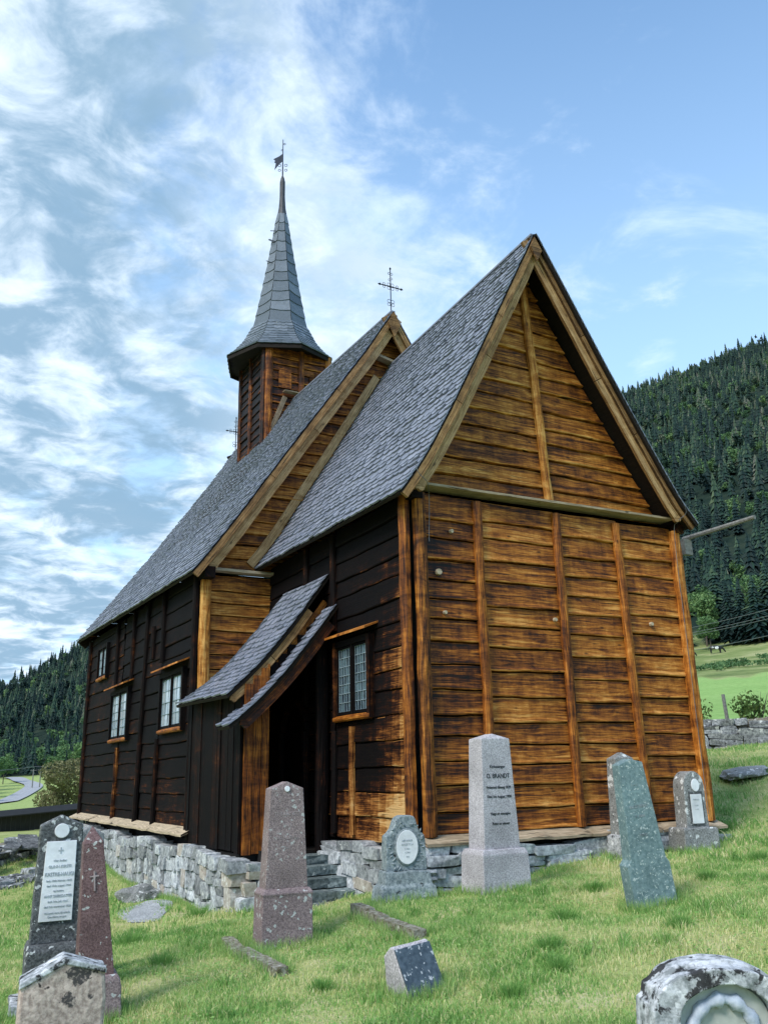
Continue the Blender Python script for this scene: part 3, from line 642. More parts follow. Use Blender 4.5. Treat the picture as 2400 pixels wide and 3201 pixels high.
r2_ = slate_obj('nave_roof', [slates(NLf, .135, .17, .29, 8, .03, in_tower), slates(NRt, .13, .3, .45, 9, .03, lf=.1)], M['slate'], church)
for S in (CL, CR): g = MB(); deck(g, S); g.build('roof_boarding', M['deck'], church)
for S in (NLf, NRt): g = MB(); deck(g, S); g.build('roof_boarding', M['deck'], church)
# ridge boards
def ridge(S, name):
    g = MB(); n = 8
    for i in range(n):
        P, _ = S.at(S.ly*i/n, S.T); Q, _ = S.at(S.ly*(i+1)/n, S.T); g.beam(P+Vector((0,0,.012)), Q+Vector((0,0,.012)), .10, .035, t=.4, w=.4)
    g.build(name, M['slate'], church)
ridge(CL, 'ridge_cap'); ridge(NLf, 'ridge_cap')
# barge boards : two overlapping boards on each verge
for S in (CL, CR):
    vo = 0 if S is CL else .06
    barge(S, .02+vo, .02, .125, .05, -.0, S.T-.01, M['barge'], wear=.55 if S is CL else .5, splits=3)
    barge(S, .075+vo*.9, .10, .26, .05, .34, S.T-.02, M['barge'], foot=True, wear=.72, splits=2)
for S in (NLf, NRt):
    barge(S, .02, .02, .14, .05, -.0, S.T-.01, M['barge'], wear=.55, splits=3)
    barge(S, .075, .12, .30, .05, .42, S.T-.02, M['barge'], foot=True, wear=.72, splits=2)
    barge(S, S.ly-.02, .02, .3, .05, 0, S.T-.03, M['deck'], out=1, wear=.6)
# eave soffit brackets: the beam ends under the barge feet
g = MB(); g.beam((.02,-.16,4.60), (.02,.2,4.60), .18, .16, t=.4, w=.35); g.build('beam_end', M['tar'], church)
g = MB(); g.beam((5.12,-.18,4.64), (5.12,.2,4.64), .16, .16, t=.4, w=.5); g.build('beam_end', M['tar'], church)
g = MB(); g.beam((NX0+.05,5.0,4.40), (NX0+.05,5.5,4.40), .20, .2, t=.4, w=.4); g.build('beam_end', M['tar'], church)
# flashing boards where the chancel roof meets the nave
g = MB(); n = 4
fl = [CL.at(CL.ly-.0, CL.T*k/40) for k in range(0, 39)]
for i0, i1 in ((0, 13), (13, 27), (27, 37)):
    for i in range(i0, i1):
        P, n0 = fl[i]; Q, n1_ = fl[i+1]; y0 = Y1-.09; off = (i-i0)/(i1-i0)*0
        a = Vector((P.x, y0, P.z))+n0*.05; b = Vector((Q.x, y0, Q.z))+n1_*.05
        a2 = a+n0*.17; b2 = b+n1_*.17; yb = Vector((0, .05, 0)); uvs = [(i*.14+i0, 0), (i*.14+.14+i0, 0), (i*.14+.14+i0, .17), (i*.14+i0, .17)]
        g.face([a, b, b2, a2], uvs, .3+i0*.02, .8); g.face([a2, b2, b2+yb, a2+yb], uvs, .3, .8)
        if i == i0: g.face([a, a2, a2+yb, a+yb], None, .3, .7)
        if i == i1-1: g.face([b2, b, b+yb, b2+yb], None, .3, .7)
g.build('flashing_board', M['barge'], church)
g = MB(); g.box((2.52, 5.20, 9.56), (.22,0,-.05), (0,.10,0), (.01,0,.025), .5, .6); g.build('ridge_end_board', M['pale'], church)
# ---- windows
def window(y0, y1, z0, z1, X, cols, rows, gm, hood=True, fr=.09, light=.35, sillw=.66):
    t_ = MB(); w_ = .35
    for (a, b) in ((y0-fr, y0), (y1, y1+fr)): t_.box((X-.05, (a+b)/2, (z0+z1)/2), (.06,0,0), (0,fr/2,0), (0,0,(z1-z0)/2+fr), random.random(), (.36 if a < y0 else .42) if X == 0 else .30, 'z')
    t_.box((X-.05, (y0+y1)/2, z1+fr/2), (.057,0,0), (0,(y1-y0)/2,0), (0,0,fr/2), .3, .3, 'y')
    f = t_.build('window', M['tar'], church)
    s_ = MB(); s_.tube([(X-.075, y0-fr*.9, z0-.055), (X-.08, (y0+y1)/2, z0-.05), (X-.075, y1+fr*.9, z0-.055)], .046, 10, .6, sillw); s_.build('window_sill', M['post'], f)
    if hood:
        h = MB(); a = y0-fr-.13; b = y1+fr+.13; zt = z1+fr+.10
        top = [Vector((X, a, zt+.07)), Vector((X, b, zt+.07)), Vector((X-.25, b, zt-.03)), Vector((X-.25, a, zt-.03))]; bt = [p-Vector((0,0,.03)) for p in top]
        uvf = lambda q: [(p.y, p.x) for p in q]
        for q in (top, bt[::-1], [top[3], top[2], bt[2], bt[3]], [top[0], top[3], bt[3], bt[0]], [top[2], top[1], bt[1], bt[2]]): h.face(q, uvf(q), .6, .72)
        h.build('window_hood', M['post'], f)
    gl = MB(); mu = MB(); ym = (y0+y1)/2; lw = .004
    for (a, b) in ((y0+.0, ym-.03), (ym+.03, y1)):
        mu.box((X-.055, a+.02, (z0+z1)/2), (.02,0,0), (0,.02,0), (0,0,(z1-z0)/2), .2, .2, 'z'); mu.box((X-.055, b-.02, (z0+z1)/2), (.02,0,0), (0,.02,0), (0,0,(z1-z0)/2), .2, .2, 'z')
        mu.box((X-.055, (a+b)/2, z0+.025), (.019,0,0), (0,(b-a)/2-.04,0), (0,0,.025), .2, .2, 'y'); mu.box((X-.055, (a+b)/2, z1-.02), (.019,0,0), (0,(b-a)/2-.04,0), (0,0,.02), .2, .2, 'y')
    mu.box((X-.06, ym, (z0+z1)/2), (.032,0,0), (0,.03,0), (0,0,(z1-z0)/2), .4, .3, 'z')
    mu.build('casement', M['tar'], f); cm = MB()
    for (a, b) in ((y0+.04, ym-.07), (ym+.07, y1-.04)):
        za, zb = z0+.05, z1-.04; gl = MB()
        for i in range(cols):
            for j in range(rows):
                ya = a+(b-a)*i/cols; yb = a+(b-a)*(i+1)/cols; zc = za+(zb-za)*j/rows; zd = za+(zb-za)*(j+1)/rows
                r_ = [random.uniform(-.0035, .0035) for _ in range(3)]; tt = random.random() if random.random() > .15 else 0
                q = [Vector((X-.045+r_[0]+r_[1], ya, zc)), Vector((X-.045+r_[0]+r_[2], ya, zd)), Vector((X-.045+r_[0]-r_[1], yb, zd)), Vector((X-.045+r_[0]-r_[2], yb, zc))]
                gl.face(q, None, tt, .5)
        gl.build('glass', gm, f)
        for i in range(cols+1):
            yy = a+(b-a)*i/cols; cm.box((X-.052, yy+random.uniform(-.002,.002), (za+zb)/2), (.006,0,0), (0,lw,0), (0,0,(zb-za)/2))
        for j in range(rows+1):
            zz = za+(zb-za)*j/rows; cm.box((X-.054, (a+b)/2, zz), (.006,0,0), (0,(b-a)/2,0), (0,0,.005))
    cm.build('leading', M['lead'], f)
    bk = MB(); bk.box((X-.015, ym, (z0+z1)/2), (.012,0,0), (0,(y1-y0)/2,0), (0,0,(z1-z0)/2)); bk.build('window_back', M['curtain'], f)
    return f
window(1.23, 2.28, 1.66, 2.70, 0, 5, 7, M['glassA'])['label'] = 'large leaded window beside the porch, greenish panes'
window(6.05, 7.52, 1.72, 2.70, NX0, 3, 4, M['glassB'], sillw=.62)
window(10.38, 12.0, 1.72, 2.74, NX0, 3, 5, M['glassB'], sillw=.62)
window(12.98, 13.95, 3.36, 4.08, NX0, 3, 3, M['glassB'], hood=False)['label'] = 'small upper window near the west corner'
# ---- pegs, knots in the gable wall
for (x, z, r, rot) in ((.64,4.12,.032,.3), (.40,3.50,.05,.8), (.48,2.93,.03,1.2), (2.42,2.95,.033,.5), (4.37,3.0,.036,1.5)):
    g = MB(); g.tube([(x,-.03,z), (x,-.075,z)], [r, r*.85], 8, .6, .95); g.build('wall_peg', M['pale'], church)
# ---- lightning wires
def wire(pts, r, name, mat, parent):
    g = MB(); P = []
    for i in range(len(pts)-1):
        p0 = Vector(pts[max(i-1,0)]); p1 = Vector(pts[i]); p2 = Vector(pts[i+1]); p3 = Vector(pts[min(i+2,len(pts)-1)])
        for k in range(5):
            t = k/5; P.append(.5*((2*p1)+(p2-p0)*t+(2*p0-5*p1+4*p2-p3)*t*t+(3*p1-p0-3*p2+p3)*t**3))
    P.append(Vector(pts[-1])); g.tube([tuple(p) for p in P], r, 6); return g.build(name, mat, parent)
wire([(-.18,-.45,5.0), (-.14,-.47,4.78), (.02,-.44,4.66), (.19,-.2,4.55), (.21,-.16,4.3), (.2,-.15,4.0), (.2,-.15,3.9)], .005, 'lightning_wire', M['wirem'], church)
wire([(4.86,-.45,5.12), (4.98,-.46,4.95), (5.03,-.42,4.82), (4.95,-.3,4.70), (4.98,-.17,4.45), (5.0,-.16,2.6), (5.03,-.16,.1)], .005, 'lightning_wire', M['wirem'], church)

# ---- porch
PY, PYf = 2.72, 2.34           # near edge of upper roof / of lower roof
UP_T = [(2.66,3.98), (3.5,3.98), (4.45,4.0), (5.0,3.78), (5.37,3.52)]
class PorchRoof:
    """lean-to roof: top edge along the chancel wall, eave out at x=xe"""
    def __init__(s, y0, y1, top, xe, ze, flare=.16): s.y0, s.ly, s.top, s.xe, s.ze, s.fl = y0, y1-y0, top, xe, ze, flare; s.T = 2.62
    def ztop(s, y):
        P = s.top
        for (a, b), (c, d) in zip(P[:-1], P[1:]):
            if y <= c: return b+(d-b)*(y-a)/(c-a)
        return P[-1][1]
    def at(s, u, t):
        y = s.y0+u; k = t/s.T; zt = s.ztop(y); far = max(0, min(1, (y-2.7)/2.6)); xt = -.04; xe = s.xe; ze = s.ze+.05*far
        x = xe+(xt-xe)*k; z = ze+(zt-ze)*k - s.fl*math.sin(k*math.pi)*(1-.3*k); dz = (zt-ze) - s.fl*math.pi*math.cos(k*math.pi)*(1-.3*k); dx = xt-xe; l = math.hypot(dx, dz)
        return Vector((x, y, z)), Vector((-dz/l, 0, dx/l))
PU = PorchRoof(PY-.06, 5.36, UP_T, -1.74, 1.97); PL = PorchRoof(PYf, 2.86, [(2.3,3.42), (2.9,3.42)], -1.80, 1.50, .17)
slate_obj('porch_roof', [slates(PU, .125, .16, .27, 15, .01)], M['slate'], church)
slate_obj('porch_lower_roof', [slates(PL, .125, .12, .25, 16, .0)], M['slate'], church)
for S in (PU, PL): g = MB(); deck(g, S, .05); g.build('roof_boarding', M['deck'], church)
barge(PU, .05, .06, .17, .045, .10, 2.0, M['barge'], foot=True, wear=.62, splits=2)
barge(PU, .13, .20, .30, .045, .46, 2.3, M['post'], foot=True, wear=.7, splits=1)
barge(PL, .05, .04, .20, .045, .30, 2.35, M['post'], foot=True, wear=.46, splits=1)
# porch walls: vertical boards on the -X side, post facing the camera, dark inside
def vboards(mb, O, U, Nn, w, z0f, z1f, wmin, wmax, wear, seed):
    random.seed(seed); O = Vector(O); U = Vector(U); Nn = Vector(Nn); u = 0
    while u < w-.02:
        wd = min(random.uniform(wmin, wmax), w-u); dep = random.uniform(.012, .035); z0 = z0f(u+wd/2)+random.uniform(-.02, .02); z1 = z1f(u+wd/2)
        mb.box(O+U*(u+wd/2)+Nn*(dep/2)+Vector((0,0,(z0+z1)/2)), U*(wd/2-.004), Nn*(dep/2+.01), (0,0,(z1-z0)/2), random.random(), wear, 'z'); u += wd
g = MB(); vboards(g, (-1.45, PY-.02, 0), (0,1,0), (-1,0,0), 2.62, lambda u: -.28+.01*u, lambda u: 2.22, .14, .24, .30, 3)
g.box((-1.40, 4.0, .95), (.03,0,0), (0,1.28,0), (0,0,1.2), .3, .2, 'z'); g.build('porch_side_wall', M['tar'], church)
g = MB(); vboards(g, (-1.44, PY-.04, 0), (1,0,0), (0,-1,0), .40, lambda u: -.30, lambda u: 2.08+u*1.0, .09, .15, .60, 6)
g.build('porch_front_boards', M['post'], church)
g = MB(); vboards(g, (-1.44, PY+.03, 0), (1,0,0), (0,-1,0), 1.42, lambda u: 2.0+u*.93-.25, lambda u: 2.03+u*.95, .12, .2, .15, 8); g.build('porch_gable_boards', M['tar'], church)
g = MB(); half_post(g, (-.16, PY-.02, -.3), (-.16, PY-.02, 3.1), (1,0,0), (0,-1,0), .20, .1, .22, 10, 3.3, .3); g.build('porch_inner_post', M['tar'], church)
g = MB(); g.box((-.7, 4.05, -.34), (.74,0,0), (0,1.3,0), (0,0,.05), .3, .2); g.build('porch_floor', M['deck'], church)
# arched doorway in the chancel wall, inside the porch
g = MB(); g.box((-.035, 4.0, .6), (.03,0,0), (0,.42,0), (0,0,.9), .4, .28, 'z'); dr = g.build('door', M['tar'], church)
g = MB()
for k in range(12):
    a0 = math.pi*k/12; a1 = math.pi*(k+1)/12; g.beam((-.07, 4.0-.52*math.cos(a0), 1.5+.52*math.sin(a0)), (-.07, 4.0-.52*math.cos(a1), 1.5+.52*math.sin(a1)), .1, .1, (1,0,0), .5, .42)
for sy in (-.5, .5): g.tube([(-.07, 4.0+sy, -.29), (-.07, 4.0+sy, 1.5)], .07, 10, .5, .4)
g.build('door_portal', M['tar'], dr)

# ---- tower on the nave ridge
tw = MB(); random.seed(31); tcx, tcy, th = 2.84, 11.76, .99; tz = 12.35
def wt(u, z): return .60
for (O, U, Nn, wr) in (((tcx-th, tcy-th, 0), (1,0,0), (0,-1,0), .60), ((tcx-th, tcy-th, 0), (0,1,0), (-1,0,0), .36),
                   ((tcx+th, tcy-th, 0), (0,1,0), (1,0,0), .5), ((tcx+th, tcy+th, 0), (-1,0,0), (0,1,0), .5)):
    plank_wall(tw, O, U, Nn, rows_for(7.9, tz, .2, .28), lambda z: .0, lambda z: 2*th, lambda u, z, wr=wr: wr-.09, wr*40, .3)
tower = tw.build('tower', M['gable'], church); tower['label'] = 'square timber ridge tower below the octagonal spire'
g = MB()
for (x, y, ac, on, w_, wr) in ((tcx-th+.10, tcy-th, (1,0,0), (0,-1,0), .21, .62), (tcx-th, tcy-th+.08, (0,1,0), (-1,0,0), .18, .48), (tcx+th-.09, tcy-th, (1,0,0), (0,-1,0), .17, .72),
                     (tcx-th, tcy+th-.08, (0,1,0), (-1,0,0), .14, .45), (tcx-th, tcy+.05, (0,1,0), (-1,0,0), .13, .4), (tcx+.08, tcy-th, (1,0,0), (0,-1,0), .16, .55)):
    half_post(g, (x, y, 8.2 if on[0] else (10.9 if abs(x-tcx-.08) < .01 else 8.2)), (x, y, tz), ac, on, w_, .09, wr, 10, x)
    g2 = g.build('tower_post', M['post'], tower); g = MB()
for sx in (-.42, .50):   # arched louvre shutters
    g = MB(); o = []
    for k in range(9): a = math.pi*k/8; o.append(Vector((tcx+sx-.19*math.cos(a), tcy-th-.055, 11.55+.19*math.sin(a))))
    o = [Vector((tcx+sx-.19, tcy-th-.055, 11.12))]+o+[Vector((tcx+sx+.19, tcy-th-.055, 11.12))]; g.face(o[::-1], None, .5, .6)
    bk = [p+Vector((0,.05,0)) for p in o]
    for i in range(len(o)): g.face([o[i], bk[i], bk[(i+1) % len(o)], o[(i+1) % len(o)]], None, .5, .3)
    g.build('belfry_shutter', M['gable'] if sx < 0 else M['tar'], tower)
g = MB()
P0, n0 = NLf.at(tcy-th-.06-4.97, 0)
g.beam((tcx-th-.02, tcy-th-.06, 9.28), (2.42, tcy-th-.06, 10.85), .04, .13, (0,0,1), .4, .45); g.build('tower_flashing', M['pale'], tower)
g = MB(); g.beam((2.35, tcy-th-.14, 10.98), (3.0, tcy-th-.14, 10.98), .16, .03, t=.3, w=.5); g.build('tower_ledge', M['pale'], tower)
ocx, ocy = 2.71, 11.85
class Oct:
    """one octagon face of the spire: rows up a polyline of (radius, z)"""
    def __init__(s, k, prof): s.k = k; s.pr = prof; s.c = cum(prof); s.T = s.c[-1]; s.ly = 1.
    def rz(s, t):
        for i in range(len(s.c)-1):
            if t <= s.c[i+1] or i == len(s.c)-2: q = (t-s.c[i])/(s.c[i+1]-s.c[i]); return s.pr[i][0]+(s.pr[i+1][0]-s.pr[i][0])*q, s.pr[i][1]+(s.pr[i+1][1]-s.pr[i][1])*q
    def at(s, u, t):
        t = min(max(t, 0), s.T); r, z = s.rz(t); r2, z2 = s.rz(min(t+.02, s.T)); r1, z1 = s.rz(max(t-.02, 0)); a = math.pi/4*s.k; b = a+math.pi/4
        A = Vector((r*math.cos(a), r*math.sin(a), 0)); B = Vector((r*math.cos(b), r*math.sin(b), 0)); am = (a+b)/2; dr, dz = r2-r1, z2-z1; l = math.hypot(dr, dz) or 1
        return A.lerp(B, u)+Vector((ocx, ocy, z)), Vector((math.cos(am)*dz/l, math.sin(am)*dz/l, -dr/l))
LOW = [(1.62,12.32), (1.40,12.52), (1.12,12.88), (.86,13.42)]; SP = [(.83,13.38), (.60,14.6), (.40,15.8), (.24,16.8), (.15,17.45)]
parts = []; sp2 = []
for k in range(8):
    S = Oct(k, LOW); random.seed(k+40); e = .13; rows = int(S.T/e)
    V = []; F = []; T_ = []
    def add(S, rows, e, nfun, V, F, T_, jit, thick):
        for i in range(rows):
            t0 = i*e; n = nfun(t0); cuts = [0]+sorted([(j+random.uniform(-.2, .2))/n for j in range(1, n)])+[1]
            for a, b in zip(cuts[:-1], cuts[1:]):
                tint = min(1, max(0, random.gauss(.5, .18))); jt = random.uniform(-jit, jit) if i else 0; jt2 = random.uniform(-jit, jit) if i else 0; base = len(V)
                for (uu, tt, off) in ((a, t0+.02+jt, thick), ((a+b)/2, t0+(jt+jt2)/2-.005, thick), (b, t0+.02+jt2, thick), (a, t0+.02+jt, .002), ((a+b)/2, t0+(jt+jt2)/2-.005, .002), (b, t0+.02+jt2, .002), (b, t0+e*1.35, .004), (a, t0+e*1.35, .004)):
                    P, nn = S.at(uu, tt); V.append(tuple(P+nn*off))
                F.extend([(base, base+1, base+6, base+7), (base+1, base+2, base+6, base+6), (base+3, base+4, base+1, base), (base+4, base+5, base+2, base+1)]); T_.extend([tint]*4)
    add(S, rows, S.T/rows, lambda t: 5 if t < .6 else 4, V, F, T_, .015, .022); parts.append((V, F, T_))
    S = Oct(k, SP); V2, F2_, T2 = [], [], []; r_ = 11; add(S, r_, S.T/r_, lambda t: 1, V2, F2_, T2, .05, .030); sp2.append((V2, F2_, T2))
slate_obj('spire_skirt_roof', parts, M['spireslate'], tower); slate_obj('spire', sp2, M['spireslate'], tower)
g = MB()
for k in range(8):
    a, b = math.pi/4*k, math.pi/4*(k+1); e = lambda r, z, t: Vector((ocx+r*math.cos(t), ocy+r*math.sin(t), z))
    g.face([e(1.60,12.31,a), e(1.60,12.31,b), e(.9,12.34,b), e(.9,12.34,a)][::-1], None, .5, .3)      # soffit
    g.face([e(1.59,12.20,a), e(1.59,12.20,b), e(1.59,12.325,b), e(1.59,12.325,a)], None, .5, .3); g.face([e(1.55,12.20,a), e(1.55,12.20,b), e(1.55,12.33,b), e(1.55,12.33,a)][::-1], None, .5, .3)
    g.face([e(1.55,12.2,a), e(1.59,12.2,a), e(1.59,12.2,b), e(1.55,12.2,b)][::-1], None, .5, .3)
    for (r0, z0, r1_, z1) in ((1.60,12.31,1.40,12.50), (1.40,12.50,1.12,12.85), (1.12,12.85,.84,13.39), (.83,13.39,.60,14.6), (.60,14.6,.40,15.8), (.40,15.8,.24,16.8), (.24,16.8,.14,17.45)): g.face([e(r0-.03,z0,a), e(r0-.03,z0,b), e(r1_-.01,z1,b), e(r1_-.01,z1,a)], None, .5, .4)
g.build('spire_eave_boards', M['deck'], tower)
g = MB(); g.tube([(ocx,ocy,17.3), (ocx,ocy,17.7), (ocx,ocy,18.1), (ocx,ocy,18.65), (ocx,ocy,18.8), (ocx,ocy,18.9)], [.17,.11,.085,.085,.055,.02], 10, .3, .3); g.build('spire_finial', M['finial'], tower)
g = MB(); g.tube([(ocx,ocy,18.8), (ocx,ocy,19.5), (ocx,ocy,20.25)], [.024,.018,.012], 6)
def ring(c, r, ax, n=12, rr=.009):
    c = Vector(c); ax = Vector(ax); pts = [tuple(c+ax*(r*math.cos(6.283*k/n))+Vector((0,0,r*math.sin(6.283*k/n)))) for k in range(n+1)]; g.tube(pts, rr, 4)
ax = Vector((.87, -.48, 0))
for (dx, z, r) in ((-.10,19.28,.045), (.10,19.28,.045), (-.10,19.10,.04), (.10,19.10,.04), (.05,20.08,.03), (-.03,19.85,.025)): ring(Vector((ocx,ocy,z))+ax*dx, r, ax)
g.build('vane_rod', M['iron'], tower)
g = MB(); o = [Vector((ocx,ocy,0))+ax*x+Vector((0,0,z)) for x, z in ((0,19.72), (-.12,19.62), (-.30,19.52), (-.24,19.46), (-.27,19.40), (-.22,19.36), (-.26,19.12), (-.12,19.32), (0,19.44))]
nx = ax.cross(Vector((0,0,1)))*.006; g.face([p+nx for p in o], None); g.face([p-nx for p in o][::-1], None)
for i in range(len(o)): g.face([o[i]+nx, o[i]-nx, o[(i+1) % len(o)]-nx, o[(i+1) % len(o)]+nx], None)
g.build('weather_vane', M['iron'], tower)
for (z, s_) in ((16.75,.30), (16.35,.36), (16.3,.40), (15.55,.5)):
    g = MB(); g.tube([(ocx-s_*.75, ocy-s_*.45, z), (ocx-s_*.75-.17, ocy-s_*.45+.08, z+random.uniform(-.02,.1))], .012, 5); g.build('spire_hook', M['iron'], tower)
def iron_cross(cx_, cy_, z0, sc, arm=(1,0,0)):
    global g
    g = MB(); arm = Vector(arm); B = Vector((cx_, cy_, z0)); g.tube([tuple(B), tuple(B+Vector((0,0,1.18*sc)))], .011*sc+.003, 6)
    zc = .70*sc; g.tube([tuple(B+Vector((0,0,zc))-arm*.29*sc), tuple(B+Vector((0,0,zc))+arm*.29*sc)], .010*sc+.003, 6)
    for (dx, dz, r) in ((-.05,.05,.04), (.05,.05,.04), (-.05,-.05,.04), (.05,-.05,.04), (-.18,.04,.03), (-.18,-.04,.03), (.18,.04,.03), (.18,-.04,.03)): ring(B+arm*dx*sc+Vector((0,0,zc+dz*sc)), r*sc, arm, 10, .006)
    for (dx, z, r) in ((-.05,.30,.045), (.05,.30,.045), (-.055,.21,.04), (.055,.21,.04), (-.03,.88,.028), (.03,.92,.028), (-.035,1.05,.03), (.035,1.05,.03)): ring(B+arm*dx*sc+Vector((0,0,z*sc)), r*sc, arm, 10, .006)
    for e in (-1, 1): g.tube([tuple(B+Vector((0,0,zc))+arm*e*.26*sc), tuple(B+Vector((0,0,zc))+arm*e*.29*sc), tuple(B+Vector((0,0,zc))+arm*e*.35*sc)], [.006,.032*sc,.004], 6)
    g.tube([tuple(B+Vector((0,0,1.16*sc))), tuple(B+Vector((0,0,1.19*sc))), tuple(B+Vector((0,0,1.23*sc)))], [.01,.028*sc,.006], 6)
    return g.build('ridge_cross', M['iron'], church)
iron_cross(2.62, 5.02, 10.66, .93); iron_cross(2.74, 15.7, 10.95, 1.0)['label'] = 'small iron cross on the far end of the nave ridge'

# ---- foundation of dry-laid stones
def stone_block(V, F, T, c, ux, uy, uz, tint, jit=.12, crn=.90):
    """rounded irregular block: 3x3x3 shell"""
    base = len(V); idx = {}
    for i in (-1,0,1):
        for j in (-1,0,1):
            for k in (-1,0,1):
                if i == j == k == 0: continue
                nz = abs(i)+abs(j)+abs(k); f = {1: 1.0, 2: min(1, crn+.05), 3: crn+random.uniform(-.05, .06)}[nz]
                v = ux*(i*f*(1+random.uniform(-jit, jit))) + uy*(j*f*(1+random.uniform(-jit, jit))) + uz*(k*f*(1+random.uniform(-jit, jit)))
                idx[(i,j,k)] = len(V); V.append(tuple(c+v))
    def fc(fix, sgn):
        ax_ = [q for q in (0,1,2) if q != fix]
        for a in (-1,0):
            for b in (-1,0):
                q = []
                for (p, r_) in ((a,b),(a+1,b),(a+1,b+1),(a,b+1)):
                    key = [0,0,0]; key[fix] = sgn; key[ax_[0]] = p; key[ax_[1]] = r_; q.append(idx[tuple(key)])
                if (sgn < 0) ^ (fix == 1): q.reverse()
                F.append(tuple(q)); T.append(tint)
    for fix in (0,1,2):
        for sgn in (-1,1): fc(fix, sgn)
def hull_block(V, F, T, c, ux, uy, uz, tint):
    bm = bmesh.new(); cut = random.random()
    for i in (-1, 1):
        for j in (-1, 1):
            for k in (-1, 1):
                a, b, d = random.uniform(.86, 1.0), random.uniform(.82, 1.04), random.uniform(.84, 1.03)
                bm.verts.new(c+ux*i*a+uy*j*b+uz*k*d)
                if random.random() < .45: bm.verts.new(c+ux*i*a*random.uniform(.4, .8)+uy*j*b+uz*k*random.uniform(1., 1.1))
                if random.random() < .35: bm.verts.new(c+ux*i*random.uniform(1., 1.08)+uy*j*b*.9+uz*k*d*random.uniform(.1, .6))
    bmesh.ops.convex_hull(bm, input=bm.verts); bmesh.ops.triangulate(bm, faces=bm.faces); bm.verts.index_update()
    used = [v for v in bm.verts if v.link_faces]; mp = {v: len(V)+n for n, v in enumerate(used)}; V.extend(tuple(v.co) for v in used)
    for f in bm.faces: F.append(tuple(mp[v] for v in f.verts)); T.append(tint)
    bm.free()
def rubble(path, ztop, zbot, depth, hmin, hmax, wmin, wmax, seed, batter=.0, jit=.13):
    """path: list of (x,y); outward normal is to the left of travel"""
    random.seed(seed); V = []; F = []; T = []; seg = [(Vector(a), Vector(b)) for a, b in zip(path[:-1], path[1:])]
    tot = sum((b-a).length for a, b in seg)
    def at(s_):
        for a, b in seg:
            l = (b-a).length
            if s_ <= l: d = (b-a)/l; return a+d*s_, d
            s_ -= l
        a, b = seg[-1]; return b, (b-a).normalized()
    zmin = min(zbot(at(tot*k/20)[0]) for k in range(21))-.1; zmax = max(ztop(at(tot*k/20)[0]) for k in range(21)); z = zmax
    while z > zmin:
        h = random.uniform(hmin, hmax); s_ = -random.uniform(0, wmin)
        while s_ < tot:
            w = random.uniform(wmin, wmax); p, d = at(min(max(s_+w/2, 0), tot)); zt = ztop(p); zb = zbot(p)
            if z-h*.5 < zt and z > zb-.05:
                n = Vector((-d.y, d.x)); hh = h*random.uniform(.8, 1.05); zc = z-h/2+random.uniform(-.02,.02); out_ = batter*(zt-zc)+random.uniform(-.02,.03); dz = random.uniform(-.12,.12)
                zc += .05*math.sin(s_*2.1+seed); c = Vector((p.x+n.x*(out_-depth/2), p.y+n.y*(out_-depth/2), zc)); d3 = Vector((d.x, d.y, dz)); n3 = Vector((n.x, n.y, 0)); rl = random.uniform(-.25,.25)
                if w > wmax*.62 and random.random() < .3:
                    for q_ in (-1, 1): hull_block(V, F, T, c+Vector((0,0,q_*hh*.26)), d3*(w/2*.99), n3*(depth/2), Vector((d.x*rl, d.y*rl, 1))*(hh/4*1.0), random.random())
                else: hull_block(V, F, T, c, d3*(w/2*1.0), n3*(depth/2), Vector((d.x*rl, d.y*rl, 1))*(hh/2*random.uniform(.98,1.12)), random.random())
            s_ += w
        z -= h*.95
    return V, F, T
def rub_obj(name, P, mat, parent=None, bev=False):
    V, F, T = P; me = raw_mesh(name, V, F, T); return mesh_obj(name, me, mat, parent)
gv = lambda p: gz(p.x, p.y)
fo = []
fo.append(rubble([(-1.30,15.4), (-1.30,5.15), (-1.32,4.6), (-1.36,2.62)], lambda p: -.30 if p.y > 5.1 else -.33, gv, .34, .09, .28, .13, .46, 61, .08, .24))
fo.append(rubble([(-1.42,2.66), (-.86,2.66)], lambda p: -.34, gv, .34, .09, .26, .14, .36, 62, .04, .22))
fo.append(rubble([(.06,2.5), (.06,-.02)], lambda p: -.16, gv, .3, .10, .2, .3, .6, 63, .02, .10))
fo.append(rubble([(.02,.04), (5.15,.04)], lambda p: -.12, gv, .3, .10, .18, .35, .8, 64, .02, .10))
for P_ in fo: rub_obj('foundation', P_, M['rubble'], church)
g = MB()   # dark core behind the stones
g.box((-1.06, 9.0, -.85), (.12,0,0), (0,6.45,0), (0,0,.6)); g.box((-.98, 2.86, -.85), (.38,0,0), (0,.12,0), (0,0,.55)); g.box((2.6, .24, -.6), (2.5,0,0), (0,.1,0), (0,0,.5)); g.box((.3, 1.4, -.7), (.1,0,0), (0,1.3,0), (0,0,.55)); g.box((2.6,2.8,-.35),(2.5,0,0),(0,2.4,0),(0,0,.2))
g.build('foundation_core', M['dark'], church)
g = MB(); g.tube([(.16,-.16,-.12), (.2,-.20,-.4), (.27,-.24,-.75)], .012, 6); g.build('ground_rod', M['wirem'], church)
